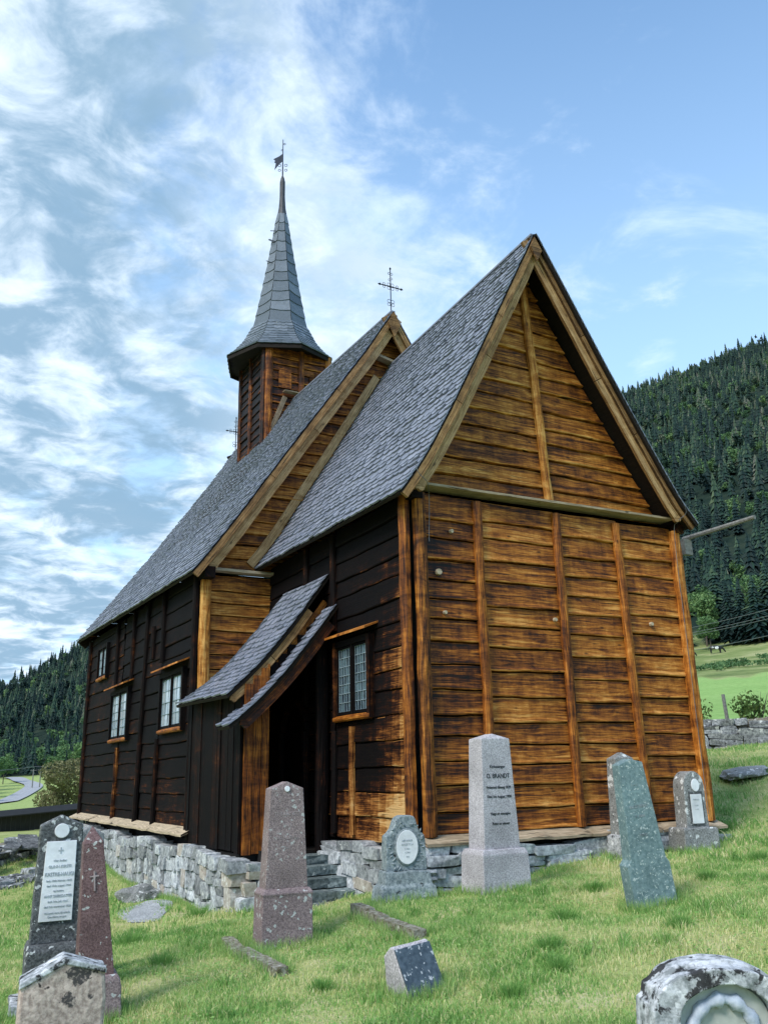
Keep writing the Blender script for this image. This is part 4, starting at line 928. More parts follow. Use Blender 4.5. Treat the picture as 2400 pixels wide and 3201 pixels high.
# ---- steps: long slate slabs
random.seed(77)
stepm = thing('stone_steps', 'rough slate steps leading up into the dark porch opening', 'steps', (-.5, 2.0, -.9))
for (y, z, xa, xb) in ((2.50,-.40,-1.02,.0), (2.24,-.52,-.95,-.03), (1.96,-.66,-.96,-.03), (1.66,-.80,-1.0,-.06), (1.40,-.92,-.9,-.2)):
    V, F, T = [], [], []; x = xa
    while x < xb-.1:
        w = min(random.uniform(.45, .8), xb-x); stone_block(V, F, T, Vector((x+w/2, y, z))-stepm.location, Vector((w/2*1.03, .02*random.uniform(-1,1), 0)), Vector((0,.21,0)), Vector((0,0,.062)), random.random(), .05, .97); x += w
    rub_obj('step', (V, F, T), M['steps'], stepm)
V, F, T = [], [], []; stone_block(V, F, T, Vector((.15,.55,-.75))-stepm.location*0, Vector((.0,.5,0)), Vector((.25,0,0)), Vector((0,0,.16)), .7, .12)
# log sticking out beyond the north side
lg = MB(); lg.tube([(5.98,.55,4.72), (5.98,-.2,4.72), (6.0,-.98,4.735)], [.045,.042,.036], 8, .5, .5); lo = lg.build('projecting_log', M['greywood'], church)
g = MB(); g.box((5.6,.55,4.60), (.5,0,0), (0,.07,0), (0,0,.07), .5, .5); g.box((5.92,.45,4.54), (.09,0,0), (0,.05,0), (0,0,.14), .5, .5, 'z'); g.build('log_bracket', M['greywood'], church)
# ================================================================== GRAVESTONES
def bm_obj(name, bm, mat, parent=None, bev=.008, rough=0., seed=0):
    bmesh.ops.recalc_face_normals(bm, faces=bm.faces)
    if bev: bmesh.ops.bevel(bm, geom=[e for e in bm.edges if e.is_manifold and e.calc_face_angle(0) > .2], offset=bev, segments=2, affect='EDGES', profile=.5)
    if rough:
        bmesh.ops.triangulate(bm, faces=[f for f in bm.faces if len(f.verts) > 4])
        for _ in range(3):
            es = [e for e in bm.edges if e.calc_length() > .07]
            if not es: break
            bmesh.ops.subdivide_edges(bm, edges=es, cuts=1)
        bmesh.ops.triangulate(bm, faces=[f for f in bm.faces if len(f.verts) > 4])
        from mathutils import noise as mn
        for v in bm.verts:
            c = v.co; v.co += Vector((mn.noise(c*6+Vector((seed,0,0))), mn.noise(c*6+Vector((0,seed+9,0))), mn.noise(c*6+Vector((4,2,seed)))))*rough + Vector((mn.noise(c*25), mn.noise(c*25+Vector((3,3,3))), mn.noise(c*25+Vector((7,1,5)))))*rough*.4
    me = bpy.data.meshes.new(name); bm.to_mesh(me); bm.free(); return mesh_obj(name, me, mat, parent, smooth=False)
def loft(name, secs, mat, parent, bev=.01, peak=None, rough=0.):
    """rectangular sections (z, half width, half depth[, x offset]); peak = (dz, 'roof'|'pyramid')"""
    bm = bmesh.new(); R_ = []
    for s_ in secs:
        z, w, d = s_[:3]; ox = s_[3] if len(s_) > 3 else 0
        R_.append([bm.verts.new((ox-w, -d, z)), bm.verts.new((ox+w, -d, z)), bm.verts.new((ox+w, d, z)), bm.verts.new((ox-w, d, z))])
    bm.faces.new(R_[0][::-1])
    for a, b in zip(R_[:-1], R_[1:]):
        for i in range(4): bm.faces.new((a[i], a[(i+1) % 4], b[(i+1) % 4], b[i]))
    T = R_[-1]; z, w, d = secs[-1][:3]; ox = secs[-1][3] if len(secs[-1]) > 3 else 0
    if peak is None: bm.faces.new(T)
    elif peak[1] == 'pyramid':
        p = bm.verts.new((ox, 0, z+peak[0]))
        for i in range(4): bm.faces.new((T[i], T[(i+1) % 4], p))
    else:
        a = bm.verts.new((ox, -d*peak[2], z+peak[0])); b = bm.verts.new((ox, d*peak[2], z+peak[0]))
        bm.faces.new((T[0], T[1], a)); bm.faces.new((T[1], T[2], b, a)); bm.faces.new((T[2], T[3], b)); bm.faces.new((T[3], T[0], a, b))
    return bm_obj(name, bm, mat, parent, bev, rough)
def extr(name, outl, y0, y1, mat, parent, bev=.008, rough=0., taper=0.):
    bm = bmesh.new(); zt = max(z for x, z in outl); f = [bm.verts.new((x, y0+taper*z, z)) for x, z in outl]; b = [bm.verts.new((x, y1-taper*z, z)) for x, z in outl]
    bm.faces.new(f); bm.faces.new(b[::-1]); n = len(outl)
    for i in range(n): bm.faces.new((f[i], b[i], b[(i+1) % n], f[(i+1) % n]))
    return bm_obj(name, bm, mat, parent, bev, rough)
def ellipse(cx_, cz, rx, rz_, n=28, a0=0, a1=360): return [(cx_+rx*math.cos(R(a0+(a1-a0)*k/n)), cz+rz_*math.sin(R(a0+(a1-a0)*k/n))) for k in range(n+(0 if a1-a0 >= 360 else 1))]
def text_part(parent, lines, mat, yz, name='inscription', extrude=.0015):
    """lines: (text, z, size, squeeze); yz(z) -> front y"""
    bms = bmesh.new()
    for (s_, z, size, sq) in lines:
        cu = bpy.data.curves.new('txt', 'FONT'); cu.body = s_; cu.size = size; cu.align_x = 'CENTER'; cu.extrude = extrude; cu.offset = size*.012
        ob = bpy.data.objects.new('txt', cu); COL.objects.link(ob); dg = bpy.context.evaluated_depsgraph_get(); me = bpy.data.meshes.new_from_object(ob.evaluated_get(dg))
        sl = (yz(z+.1)-yz(z))/.1
        me.transform(Matrix(((sq,0,0,0), (0,sl,-1,yz(z)-.0005), (0,1,sl,z), (0,0,0,1)))); bms.from_mesh(me); bpy.data.objects.remove(ob); bpy.data.curves.remove(cu); bpy.data.meshes.remove(me)
    me = bpy.data.meshes.new(name); bms.to_mesh(me); bms.free(); return mesh_obj(name, me, mat, parent)
def stone(label, x, y, rz, z=None, lean=(0, 0), name='gravestone', cat='gravestone'):
    t = thing(name, label, cat, (x, y, (gz(x, y) if z is None else z)-.03), 0); t.rotation_euler = (R(lean[1]), R(lean[0]), R(rz)); return t

# tall pale granite stone
s = stone('tall pale grey granite gravestone lettered O. BRANDT before the chancel gable', .30, -1.20, 0, -.50)
loft('plinth', [(-.1,.34,.24), (.40,.325,.225), (.455,.30,.20)], M['granite'], s, .012, rough=.004)
sh = loft('shaft', [(.45,.255,.165), (1.70,.205,.135)], M['granite'], s, .008, (.06,'roof',.55), rough=.002)
fy = lambda z: -.165+(z-.45)*(.03/1.25)-.0015
text_part(sh, [('Kirkesanger', 1.36, .046, 1), ('O. BRANDT', 1.245, .072, .88), ('Fødested Einang 1839', 1.125, .042, .95), ('Død 5te August 1900', 1.02, .042, .95), ('Valgt av menighe', .83, .042, 1), ('Reist av elever', .72, .042, 1)], M['letter'], fy)
# red granite stone in the middle
s = stone('red granite gravestone with pointed top on a lichened plinth before the porch steps', -2.36, -1.18, -6, -.86)
loft('plinth', [(-.1,.275,.17), (.50,.265,.165), (.53,.275,.172), (.575,.24,.14)], M['redtop'], s, .010, rough=.003)
loft('footing', [(-.1,.31,.21), (.045,.30,.2)], M['greystone'], s, .01, rough=.01)
sh = loft('shaft', [(.57,.225,.125), (1.55,.178,.10)], M['red'], s, .006, (.07,'roof',.9), rough=.0015)
text_part(sh, [('TI TRANSTI', 1.28, .055, 1), ('1861', 1.17, .05, 1), ('OG HUSTRU', 1.05, .04, 1), ('1865', .96, .04, 1)], M['paleletter'], lambda z: -.125+(z-.57)*.0255-.001)
extr('medallion', ellipse(-.0, 1.545, .028, .03, 14), -.112, -.09, M['marble'], s, .003)
# oval plaque stone
s = stone('blue grey carved gravestone with a white oval plaque at the church corner', -.62, -.66, -10, -.61)
loft('plinth', [(-.1,.37,.2), (.17,.33,.175), (.19,.30,.155), (.34,.275,.14)], M['carved'], s, .015, rough=.014)
o = [(-.255,.34), (.255,.34), (.235,.70)] + [(.205,.745), (.165,.77), (.145,.82), (.125,.90), (.10,.935), (.05,.95), (-.05,.95), (-.10,.93), (-.13,.88), (-.16,.80), (-.20,.755), (-.245,.72)]
sh = extr('shaft', o, -.09, .09, M['carved'], s, .01, .006)
extr('oval_rim', ellipse(0, .60, .152, .205), -.112, -.085, M['carved'], s, .008)
pq = extr('oval_plaque', ellipse(0, .60, .135, .188), -.119, -.10, M['marble'], s, .003)
text_part(pq, [('HER HVILER', .665, .026, 1), ('KNUT TOR', .62, .03, 1), ('f. 1851', .575, .022, 1), ('d. 1901', .535, .022, 1), ('Fred', .49, .02, 1)], M['faint'], lambda z: -.1205)
g = MB(); random.seed(3)   # carved leaves round the oval
for k in range(44):
    a = 6.283*k/44+random.uniform(-.05, .05); rr = random.uniform(1.12, 1.42); x, z = .16*rr*math.cos(a)*1.02, .60+.212*rr*math.sin(a)
    if abs(x) > .215 or z > .88: continue
    q = random.uniform(.016, .028); d = Vector((math.cos(a+random.uniform(-1,1)), 0, math.sin(a+random.uniform(-1,1)))); c = Vector((x, -.092, z)); e = d.cross(Vector((0,1,0)))
    P = [c-d*q, c+e*q*.6, c+d*q*1.2, c-e*q*.6]; tp = c+Vector((0,-.014,0))
    for i in range(4): g.face([P[i], P[(i+1) % 4], tp], None)
g.build('carved_leaves', M['carved'], sh)
# leaning green slate stone
s = stone('tall blue green slate gravestone leaning sharply to the left in open grass', .70, -3.28, -16, -.50, (-6.8, 2.5))
o = [(-.225,-.1), (.235,-.1), (.225,.40), (.195,.455), (.135,1.38), (0,1.425), (-.135,1.38), (-.19,.47), (-.235,.42)]
sh = extr('shaft', o, -.10, .10, M['green'], s, .006, .0, .02)
text_part(sh, [('1 + 1', 1.16, .035, 1), ('INGE BERG', .95, .04, 1), ('F. 1868', .86, .034, 1), ('FRED', .68, .035, 1)], M['carved'], lambda z: -.10+.02*z-.001)
# stone half hidden behind it
s = stone('grey lichened gravestone with hipped top half hidden behind the leaning slate stone', 2.93, -.60, -6, -.41)
loft('plinth', [(-.1,.24,.17), (.34,.225,.16), (.37,.205,.145)], M['bwstone'], s, .012, rough=.008)
loft('shaft', [(.36,.18,.115), (1.37,.155,.10)], M['greystone'], s, .008, (.085,'roof',.5), rough=.004)
# small round-topped stone by the north corner
s = stone('small round-topped gravestone with white plaques at the right end of the gable', 4.20, -.60, -10, -.31)
loft('plinth', [(-.1,.30,.20), (.29,.29,.19), (.31,.275,.175)], M['greystone'], s, .012, rough=.008)
o = [(-.19,.30), (.19,.30), (.175,.88)] + ellipse(0, .88, .172, .20, 12, 0, 180)[1:-1] + [(-.175,.88)]
sh = extr('shaft', o, -.13, .13, M['greystone'], s, .012, .004)
extr('oval_plaque', ellipse(.02, .885, .067, .088), -.142, -.12, M['marble'], s, .003)
pq = extr('plaque', [(-.085,.36), (.105,.36), (.10,.76), (-.09,.76)], -.144, -.12, M['marble'], s, .003)
text_part(pq, [('GURI LO', .68, .026, 1), ('f. 1877', .60, .02, 1), ('d. 1922', .55, .02, 1)], M['faint'], lambda z: -.1455)
extr('inset_panel', [(-.115,.33), (.125,.33), (.12,.80), (-.11,.80)], -.137, -.12, M['darkstone'], s, .004)
# slanted small marker
s = stone('small tilted blue black slate grave marker low in the grass', -2.40, -3.95, 4, -.87, (-5.5, 0), cat='grave marker')
prof = [(-.23,-.05), (.02,.43), (.06,.435), (.16,.36), (.17,-.05)]
def wedge(name, prof, x0, x1, mat, parent, bev, rough):
    bm = bmesh.new(); a = [bm.verts.new((x0, y, z)) for y, z in prof]; b = [bm.verts.new((x1, y, z)) for y, z in prof]; bm.faces.new(a); bm.faces.new(b[::-1])
    for i in range(len(a)): bm.faces.new((a[i], b[i], b[(i+1) % len(a)], a[(i+1) % len(a)]))
    return bm_obj(name, bm, mat, parent, bev, rough)
wedge('block', prof, -.165, .165, M['granite'], s, .012, .006)
wedge('face_slab', [(-.242,-.05), (-.004,.426), (.010,.421), (-.228,-.055)], -.162, .162, M['plaque'], s, .003, 0)
# tall dark stone with white plaque, far left
s = stone('tall dark lichened gravestone at the left with a long white marble plaque', -4.68, -1.70, -6, -.99, (-.6, 0))
loft('plinth', [(-.1,.25,.22,.015), (.44,.245,.21,.015), (.49,.225,.18,.01)], M['darkstone'], s, .014, rough=.010)
loft('footing', [(-.1,.33,.27), (.06,.32,.26)], M['bwstone'], s, .014, rough=.012)
sh = extr('shaft', [(-.20,.485), (.20,.485), (.175,1.43), (0,1.515), (-.175,1.43)], -.12, .12, M['darkstone'], s, .010, .005, .0)
pq = extr('plaque', [(-.145,.66), (.125,.66), (.128,1.30), (-.118,1.30)], -.136, -.11, M['marble'], s, .003)
text_part(pq, [('+', 1.19, .10, .8), ('Her hviler', 1.135, .026, 1), ('GUNN KIRSTI', 1.085, .032, .95), ('KASTRE-HAUGI', 1.02, .042, .82), ('født 10de februar 1842', .975, .022, 1), ('død 15de august 1904', .935, .022, 1), ('og hustru', .895, .022, 1),
               ('MARIT SIVERSDATTER', .85, .029, .80), ('født 1ste juli 1841', .81, .022, 1), ('død 9de november 1922', .77, .022, 1), ('Velsignet være dit minde', .72, .021, 1), ('Den Herre er god', .69, .02, 1)], M['faint'], lambda z: -.1375)
extr('medallion', ellipse(-.0, 1.385, .062, .06, 18), -.137, -.11, M['marble'], s, .004)
# red obelisk beside it
s = stone('narrow red granite obelisk right of the tall dark stone at the left', -4.46, -2.46, -5, -1.0, (-4.6, 0))
loft('plinth', [(-.1,.19,.17), (.30,.18,.16), (.34,.165,.145)], M['redtop'], s, .012, rough=.008)
sh = loft('shaft', [(.33,.14,.12), (1.33,.078,.072)], M['redb'], s, .005, (.13,'pyramid'), rough=.0015)
g = MB(); g.box((0,-.0935,1.04), (.006,0,0), (0,.003,0), (0,.0035,.075)); g.box((0,-.0915,1.075), (.035,0,0), (0,.003,0), (0,0,.005)); g.build('engraved_cross', M['paleletter'], sh)
# grey stone between
s = stone('grey gravestone mostly hidden between the dark stone and the red obelisk', -4.31, -.90, 6, -.95)
loft('plinth', [(-.1,.25,.19), (.3,.23,.17)], M['greystone'], s, .012, rough=.008)
loft('shaft', [(.30,.165,.10), (1.26,.14,.09)], M['greystone'], s, .008, (.07,'roof',.8), rough=.003)
# front left stone
s = stone('pinkish lichen-blotched gravestone with a low pointed top in the bottom left corner', -5.21, -5.17, -7)
zb = gz(-5.21, -5.17)-.03
extr('slab', [(-.225,-.1), (.20,-.1), (.20,-.152-zb), (-.005,-.095-zb), (-.205,-.195-zb)], -.09, .09, M['pink'], s, .018, .012)
extr('coping', [(.205,-.172-zb), (.203,-.142-zb), (-.005,-.082-zb), (-.21,-.182-zb), (-.212,-.212-zb), (-.005,-.112-zb)], -.10, .10, M['bwstone'], s, .006, .006)
# front right arched stone with wreath
s = stone('black and white lichened arched gravestone with a marble wreath at bottom right', -3.31, -7.66, -26, None, (4, 0))
zb = gz(-3.28, -7.66)-.03; H = .085-zb
o = [(-.285,-.1), (.285,-.1), (.285,H-.155), (.262,H-.150), (.258,H-.11)] + [(.235*math.cos(R(a)), H-.115+.115*math.sin(R(a))) for a in range(12, 172, 12)] + [(-.258,H-.11), (-.262,H-.15), (-.285,H-.155)]
bm = bmesh.new()
inn = [(.175,.08), (.175,H-.20)] + [(.175*math.cos(R(a)), H-.20+.125*math.sin(R(a))) for a in range(10, 171, 10)] + [(-.175,H-.20), (-.175,.08)]
sh = extr('slab', o, -.06, .07, M['bwstone'], s, .012, .010)
# raised frame around the recess: ring strip
bm = bmesh.new(); oo = [(.275,.0), (.275,H-.165)] + [(.268*math.cos(R(a)), H-.165+.150*math.sin(R(a))) for a in range(10, 171, 10)] + [(-.275,H-.165), (-.275,.0)]
A = [bm.verts.new((x, -.125, z)) for x, z in oo]; B = [bm.verts.new((x*.99, -.125, z)) for x, z in inn]; A2 = [bm.verts.new((x, -.05, z)) for x, z in oo]; B2 = [bm.verts.new((x, -.05, z)) for x, z in inn]
for i in range(len(A)-1):
    bm.faces.new((A[i], A[i+1], B[i+1], B[i])); bm.faces.new((B[i], B[i+1], B2[i+1], B2[i])); bm.faces.new((A2[i], A2[i+1], A[i+1], A[i]))
for a_, b_, c_, d_ in ((A[0], B[0], B2[0], A2[0]), (A[-1], A2[-1], B2[-1], B[-1])): bm.faces.new((a_, b_, c_, d_))
bm_obj('arched_frame', bm, M['bwstone'], s, .006, .012)
extr('inset_panel', inn, -.072, -.045, M['dullmarble'], s, .0)
g = MB(); random.seed(8)
wp = [(-.135,.1), (-.138,H-.30)] + [(-.13*math.cos(R(a)), H-.28+.15*math.sin(R(a))) for a in range(15, 166, 15)] + [(.138,H-.30), (.135,.1)]
cum_ = [0]
for a, b in zip(wp[:-1], wp[1:]): cum_.append(cum_[-1]+math.hypot(b[0]-a[0], b[1]-a[1]))
P = []; Rr = []; n = 70
for k in range(n+1):
    t = cum_[-1]*k/n; i = max(j for j in range(len(cum_)-1) if cum_[j] <= t+1e-9); q = (t-cum_[i])/(cum_[i+1]-cum_[i]); P.append((wp[i][0]*(1-q)+wp[i+1][0]*q, -.078+random.uniform(-.004,.004), wp[i][1]*(1-q)+wp[i+1][1]*q)); Rr.append(.024+.006*math.sin(k*1.9)+random.uniform(-.003,.003))
g.tube(P, Rr, 8); g.build('wreath', M['wreath'], s, True)
extr('relief_oval', ellipse(0, H-.42, .035, .045, 16), -.085, -.07, M['wreath'], s, .006)
# kerbs round old graves
def kerb(label, pts, wd, ht, seed):
    t = thing('grave_kerb', label, 'grave kerb', (pts[0][0], pts[0][1], gz(*pts[0]))); random.seed(seed)
    P = [Vector((x, y, 0)) for x, y in pts]
    for a, b in zip(P[:-1], P[1:]):
        l = (b-a).length; n = max(1, int(l/.9)); d = (b-a)/l; s_ = Vector((-d.y, d.x, 0))
        for i in range(n):
            V, F, T = [], [], []; c0 = a.lerp(b, (i+.5)/n); k = 2
            for j in range(k):
                c = a.lerp(b, (i+(j+.5)/k)/n); zz = gz(c.x, c.y); stone_block(V, F, T, Vector((c.x, c.y, zz+ht/2-.03))-t.location, d*(l/n/k/2*1.12), s_*(wd/2), Vector((0,0,ht/2+.03)), .5, .03, .98)
            rub_obj('kerb_stone', (V, F, T), M['mossy'], t)
kerb('mossy stone grave kerb running out of the grass below the red granite stone', [(-2.73,-.55), (-2.90,-1.5), (-2.95,-2.55)], .13, .07, 1)
kerb('mossy broken stone grave kerb behind the small tilted marker', [(-1.30,-.75), (-1.42,-1.6), (-1.52,-2.5)], .13, .09, 2)
# ---- loose rocks
def rock(name, label, x, y, sx, sy, sz, seed, mat, rz=0., sink=.3):
    random.seed(seed); bm = bmesh.new(); bmesh.ops.create_icosphere(bm, subdivisions=3, radius=1)
    from mathutils import noise as mn
    for v in bm.verts:
        c = v.co.copy(); k = 1+.35*mn.noise(c*1.3+Vector((seed,0,0)))+.12*mn.noise(c*3.5+Vector((0,seed,0))); c *= k
        v.co = Vector((c.x*sx, c.y*sy, max(c.z, -.6)*sz))
        v.co.z = round(v.co.z/(sz*.45))*sz*.45*.35+v.co.z*.65
    me = bpy.data.meshes.new(name); bm.to_mesh(me); bm.free(); o = mesh_obj(name, me, mat); o.location = (x, y, gz(x, y)+sz*(1-sink)-sz*.5); o.rotation_euler = (random.uniform(-.1,.1), random.uniform(-.1,.1), rz)
    return tag(o, label, 'rock')
rock('boulder', 'smooth grey boulder lying against the nave foundation', -1.95, 6.3, .42, .30, .22, 3, M['greystone'], .4)
rock('rock', 'pale flat rock in the grass right of the gable, the larger one', 9.2, 2.6, .7, .45, .13, 4, M['greystone'], .3)
rock('rock', 'low half-buried rock nearest the gable corner at the right', 7.1, 2.2, .35, .3, .11, 6, M['greystone'], .2)
rock('boulder', 'large pale boulder under the foundation right of the porch steps', .16, .95, .30, .46, .22, 9, M['greystone'], .1)
rock('boulder', 'grey green upright block under the sill at the church corner', .55, -.02, .28, .16, .26, 10, M['steps'], .1)
# ---- stone walls
def mk_wall(label, path, h, depth, seed, mat, wmin, wmax, hmin, hmax, jit=.2):
    L_ = [Vector(p) for p in path]; o = rub_obj('stone_wall', rubble(path, lambda p: gz(p.x, p.y)+h*(.85+.15*jn(p.x*1.3, p.y)), gv, depth, hmin, hmax, wmin, wmax, seed, .12, jit), mat); tag(o, label, 'stone wall')
    core = MB(); ww = thing('x', '', '') if False else None
    for a, b in zip(L_[:-1], L_[1:]):
        n = 8; d = (b-a).normalized(); nn = Vector((-d.y, d.x))
        for i in range(n):
            p = a.lerp(b, i/n); q = a.lerp(b, (i+1)/n); za, zb_ = gz(p.x, p.y), gz(q.x, q.y)
            c = (p+q)/2-nn*depth*.75; core.box((c.x, c.y, (za+zb_)/2+h*.38-.1), Vector((d.x, d.y, 0))*((q-p).length/2), Vector((nn.x, nn.y, 0))*depth*.5, (0,0,h*.42+.1))
    core.build('wall_core', M['mossy'], o); return o
mk_wall('grey and mossy dry-stone wall along the green field at the right', [(20.5,-1.0), (14.2,5.6), (12.9,7.2), (7.5,14.0)][::-1][::-1], .86, .6, 5, M['drystone'], .30, .95, .18, .38, .30)
mk_wall('low collapsed dry-stone wall beyond the gravestones at the left edge', [(-2.2,14.2), (-2.9,13.0), (-3.9,11.6), (-7.5,9.5)][::-1][::-1], .30, .8, 6, M['drystone'], .3, .8, .08, .16, .25)
for i, (x, y, l, rz_, tl) in enumerate(((-3.95,11.3,.42,.5,.25), (-3.0,12.6,.55,.9,.3), (-3.4,12.0,.4,.7,.1))):
    bm = bmesh.new(); bmesh.ops.create_cube(bm, size=1); bmesh.ops.scale(bm, vec=(l*1.5, l*.8, .05), verts=bm.verts); o = bm_obj('stone_slab', bm, M['drystone'], None, .01, .02, i)
    o.location = (x, y, gz(x, y)+.40); o.rotation_euler = (.1, -tl, rz_+.6); tag(o, ['pale slate slab jutting at the left frame edge on the low wall', 'slate slab leaning on top of the low wall next to the dark stone', 'middle slate slab lying flat on the low wall'][i], 'stone slab')
# small stones scattered below the collapsed wall
random.seed(12); V, F, T = [], [], []
for k in range(46):
    x = random.uniform(-4.3, -2.6); y = 9.6+ (x+4.3)*.9+random.uniform(-.5,.6); q = random.uniform(.06, .2); a = random.random()*3; stone_block(V, F, T, Vector((x, y, gz(x, y)+q*.2)), Vector((math.cos(a), math.sin(a), 0))*q, Vector((-math.sin(a), math.cos(a), 0))*q*.7, Vector((0,0,q*.4)), random.random(), .2)
tag(rub_obj('rubble', (V, F, T), M['drystone']), 'scattered rubble stones spilled in front of the low wall', 'rubble', kind='stuff')
# gravel path beside the nave foundation
g = []; cxp, cyp = -2.25, 4.75
def patch(name, pts, mat, dz):
    bm = bmesh.new(); c = Vector((sum(p[0] for p in pts)/len(pts), sum(p[1] for p in pts)/len(pts))); rings_ = []
    for k in range(1, 7): rings_.append([bm.verts.new((c.x+(p[0]-c.x)*k/6, c.y+(p[1]-c.y)*k/6, gz(c.x+(p[0]-c.x)*k/6, c.y+(p[1]-c.y)*k/6)+dz-(.02 if k == 6 else 0))) for p in pts])
    cv = bm.verts.new((c.x, c.y, gz(c.x, c.y)+dz)); n = len(pts)
    for i in range(n):
        bm.faces.new((cv, rings_[0][i], rings_[0][(i+1) % n]))
        for a, b in zip(rings_[:-1], rings_[1:]): bm.faces.new((a[i], b[i], b[(i+1) % n], a[(i+1) % n]))
    me = bpy.data.meshes.new(name); bm.to_mesh(me); bm.free(); o = mesh_obj(name, me, mat); tag(o, kind='structure'); return o
PATH = [(cxp+.42*math.cos(a)*(1+.15*math.sin(3*a))+.25*math.sin(a), cyp+1.05*math.sin(a)*(1+.1*math.cos(5*a))) for a in [6.283*k/28 for k in range(28)]]
patch('gravel_path', PATH, M['gravel'], .03)
# ================================================================== LANDSCAPE
# ---- roofed dark churchyard fence at the left
def roofed_fence(pts, h):
    t = thing('roofed_fence', 'long black tarred fence with a little roof behind the churchyard at the left', 'fence', (pts[0][0], pts[0][1], gz(*pts[0]))); P = [Vector((x, y, 0)) for x, y in pts]; O = t.location
    rf = MB(); wl = MB()
    for a, b in zip(P[:-1], P[1:]):
        d = (b-a).normalized(); n = Vector((-d.y, d.x, 0)); za, zb = gz(a.x, a.y), gz(b.x, b.y)
        A = a+Vector((0,0,za))-O; B = b+Vector((0,0,zb))-O; z1 = Vector((0,0,h))
        for sgn in (-1, 1):
            q = [A+z1+Vector((0,0,.12)), B+z1+Vector((0,0,.12)), B+z1+n*sgn*.32-Vector((0,0,.06)), A+z1+n*sgn*.32-Vector((0,0,.06))]; rf.face(q, None); rf.face([p-Vector((0,0,.04)) for p in q][::-1], None); rf.face([q[3], q[2], q[2]-Vector((0,0,.04)), q[3]-Vector((0,0,.04))], None)
        l = (b-a).length; k = int(l/.16)
        for i in range(k):
            c = A.lerp(B, (i+.5)/k); wl.box(c+Vector((0,0,h*.5+.06)), d*(l/k/2-.004), n*(.014+.006*(i % 2)), (0,0,h*.5-.02))
        for i in range(int(l/2.4)+1):
            c = A.lerp(B, i/max(1, int(l/2.4))); pm = MB(); pm.box(c+Vector((0,0,h*.5)), d*.06, n*.09, (0,0,h*.5+.03)); pm.build('fence_post', M['greywood'], t)
    rf.build('fence_roof', M['fencewood'], t); wl.build('fence_boards', M['fencewood'], t)
roofed_fence([(-14,22.6), (-6,24.4), (0.5,25.2), (6,24.8), (10.5,23.5)], .72)
# ---- fence post behind the stone wall
def pst(x, y, h, r, label, lean=.0):
    g = MB(); g.tube([(0,0,-.2), (lean*.5,0,h*.5), (lean,0,h)], [r, r*.95, r*.85], 8, .5, .5); o = g.build('fence_post', M['greywood']); o.location = (x, y, gz(x, y)); return tag(o, label, 'fence post')
pst(14.55, 7.45, 1.35, .055, 'grey wooden fence post standing behind the dry-stone wall', -.1)
# ---- road
def strip(name, pts, wd, mat, dz):
    V = []; F = []
    for i, p in enumerate(pts):
        p = Vector(p); q = Vector(pts[min(i+1, len(pts)-1)]); q0 = Vector(pts[max(0, i-1)]); d = (q-q0).normalized(); n = Vector((-d.y, d.x))
        for s_ in (-1, 0, 1): r_ = p+n*wd/2*s_; V.append((r_.x, r_.y, max(gz(r_.x, r_.y), gz(p.x, p.y))+dz))
    for i in range(len(pts)-1):
        for k in (0, 1): F.append((3*i+k, 3*i+k+1, 3*i+4+k, 3*i+3+k))
    return mesh_obj(name, raw_mesh(name, V, F), mat)
rp = [polar(a, d) for a, d in ((4.6,262), (5.6,280), (6.5,300), (7.15,318), (7.62,338), (7.85,356), (7.8,372), (7.5,388), (7.15,404), (6.95,418), (6.7,426), (6.2,430))]
rr = []
for i in range(len(rp)-1):
    for k in range(6):
        t = k/6; p0, p1, p2, p3 = [Vector(rp[min(max(j, 0), len(rp)-1)]) for j in (i-1, i, i+1, i+2)]; rr.append(tuple(.5*((2*p1)+(p2-p0)*t+(2*p0-5*p1+4*p2-p3)*t*t+(3*p1-p0-3*p2+p3)*t**3)))
tag(strip('road', rr, 6.2, M['road'], .35), kind='structure')
# ---- utility poles and wires
def upole(x, y, h, label):
    t = thing('utility_pole', label, 'utility pole', (x, y, gz(x, y)), 0, None); g = MB(); g.tube([(0,0,-.5), (0,0,h)], [.22,.16], 8); g.build('pole', M['greywood'], t); g = MB(); g.beam((-1.0,.3,h-.4), (1.0,-.3,h-.4), .14, .14); g.build('crossarm', M['greywood'], t)
upole(41.2, 336.3, 6.6, 'left utility pole beside the curving road'); upole(43.6, 336.1, 6.6, 'right utility pole beside the curving road')
def pwire(a, b, sag, r, label, grp=None):
    a = Vector(a); b = Vector(b); g = MB(); pts = [tuple(a.lerp(b, k/16)-Vector((0,0,sag*4*(k/16)*(1-k/16)))) for k in range(17)]; g.tube(pts, r, 5); o = g.build('power_line', M['wirem']); return tag(o, label, 'power line', grp)
pwire((58,57,13.5), (33.5,12.0,9.3), .5, .018, 'uppermost power line crossing in front of the spruces at the right', 'power lines at the right')
pwire((58,57,13.15), (33.5,12.0,8.95), .55, .018, 'second highest of the upper power lines at the right', 'power lines at the right')
pwire((58,57,12.85), (33.5,12.0,8.7), .45, .018, 'third of the upper power lines at the right', 'power lines at the right')
pwire((58,57,11.5), (33.5,12.0,7.9), .5, .018, 'single lower power line crossing the pasture at the right', 'power lines at the right')
pwire((9.7-60,110,-1), (41,336,5.9), .6, .09, 'power line crossing the valley below the road at the left')
pwire((41,336,6.1), (90,330,6.4), .8, .07, 'power line between the utility poles and the church')
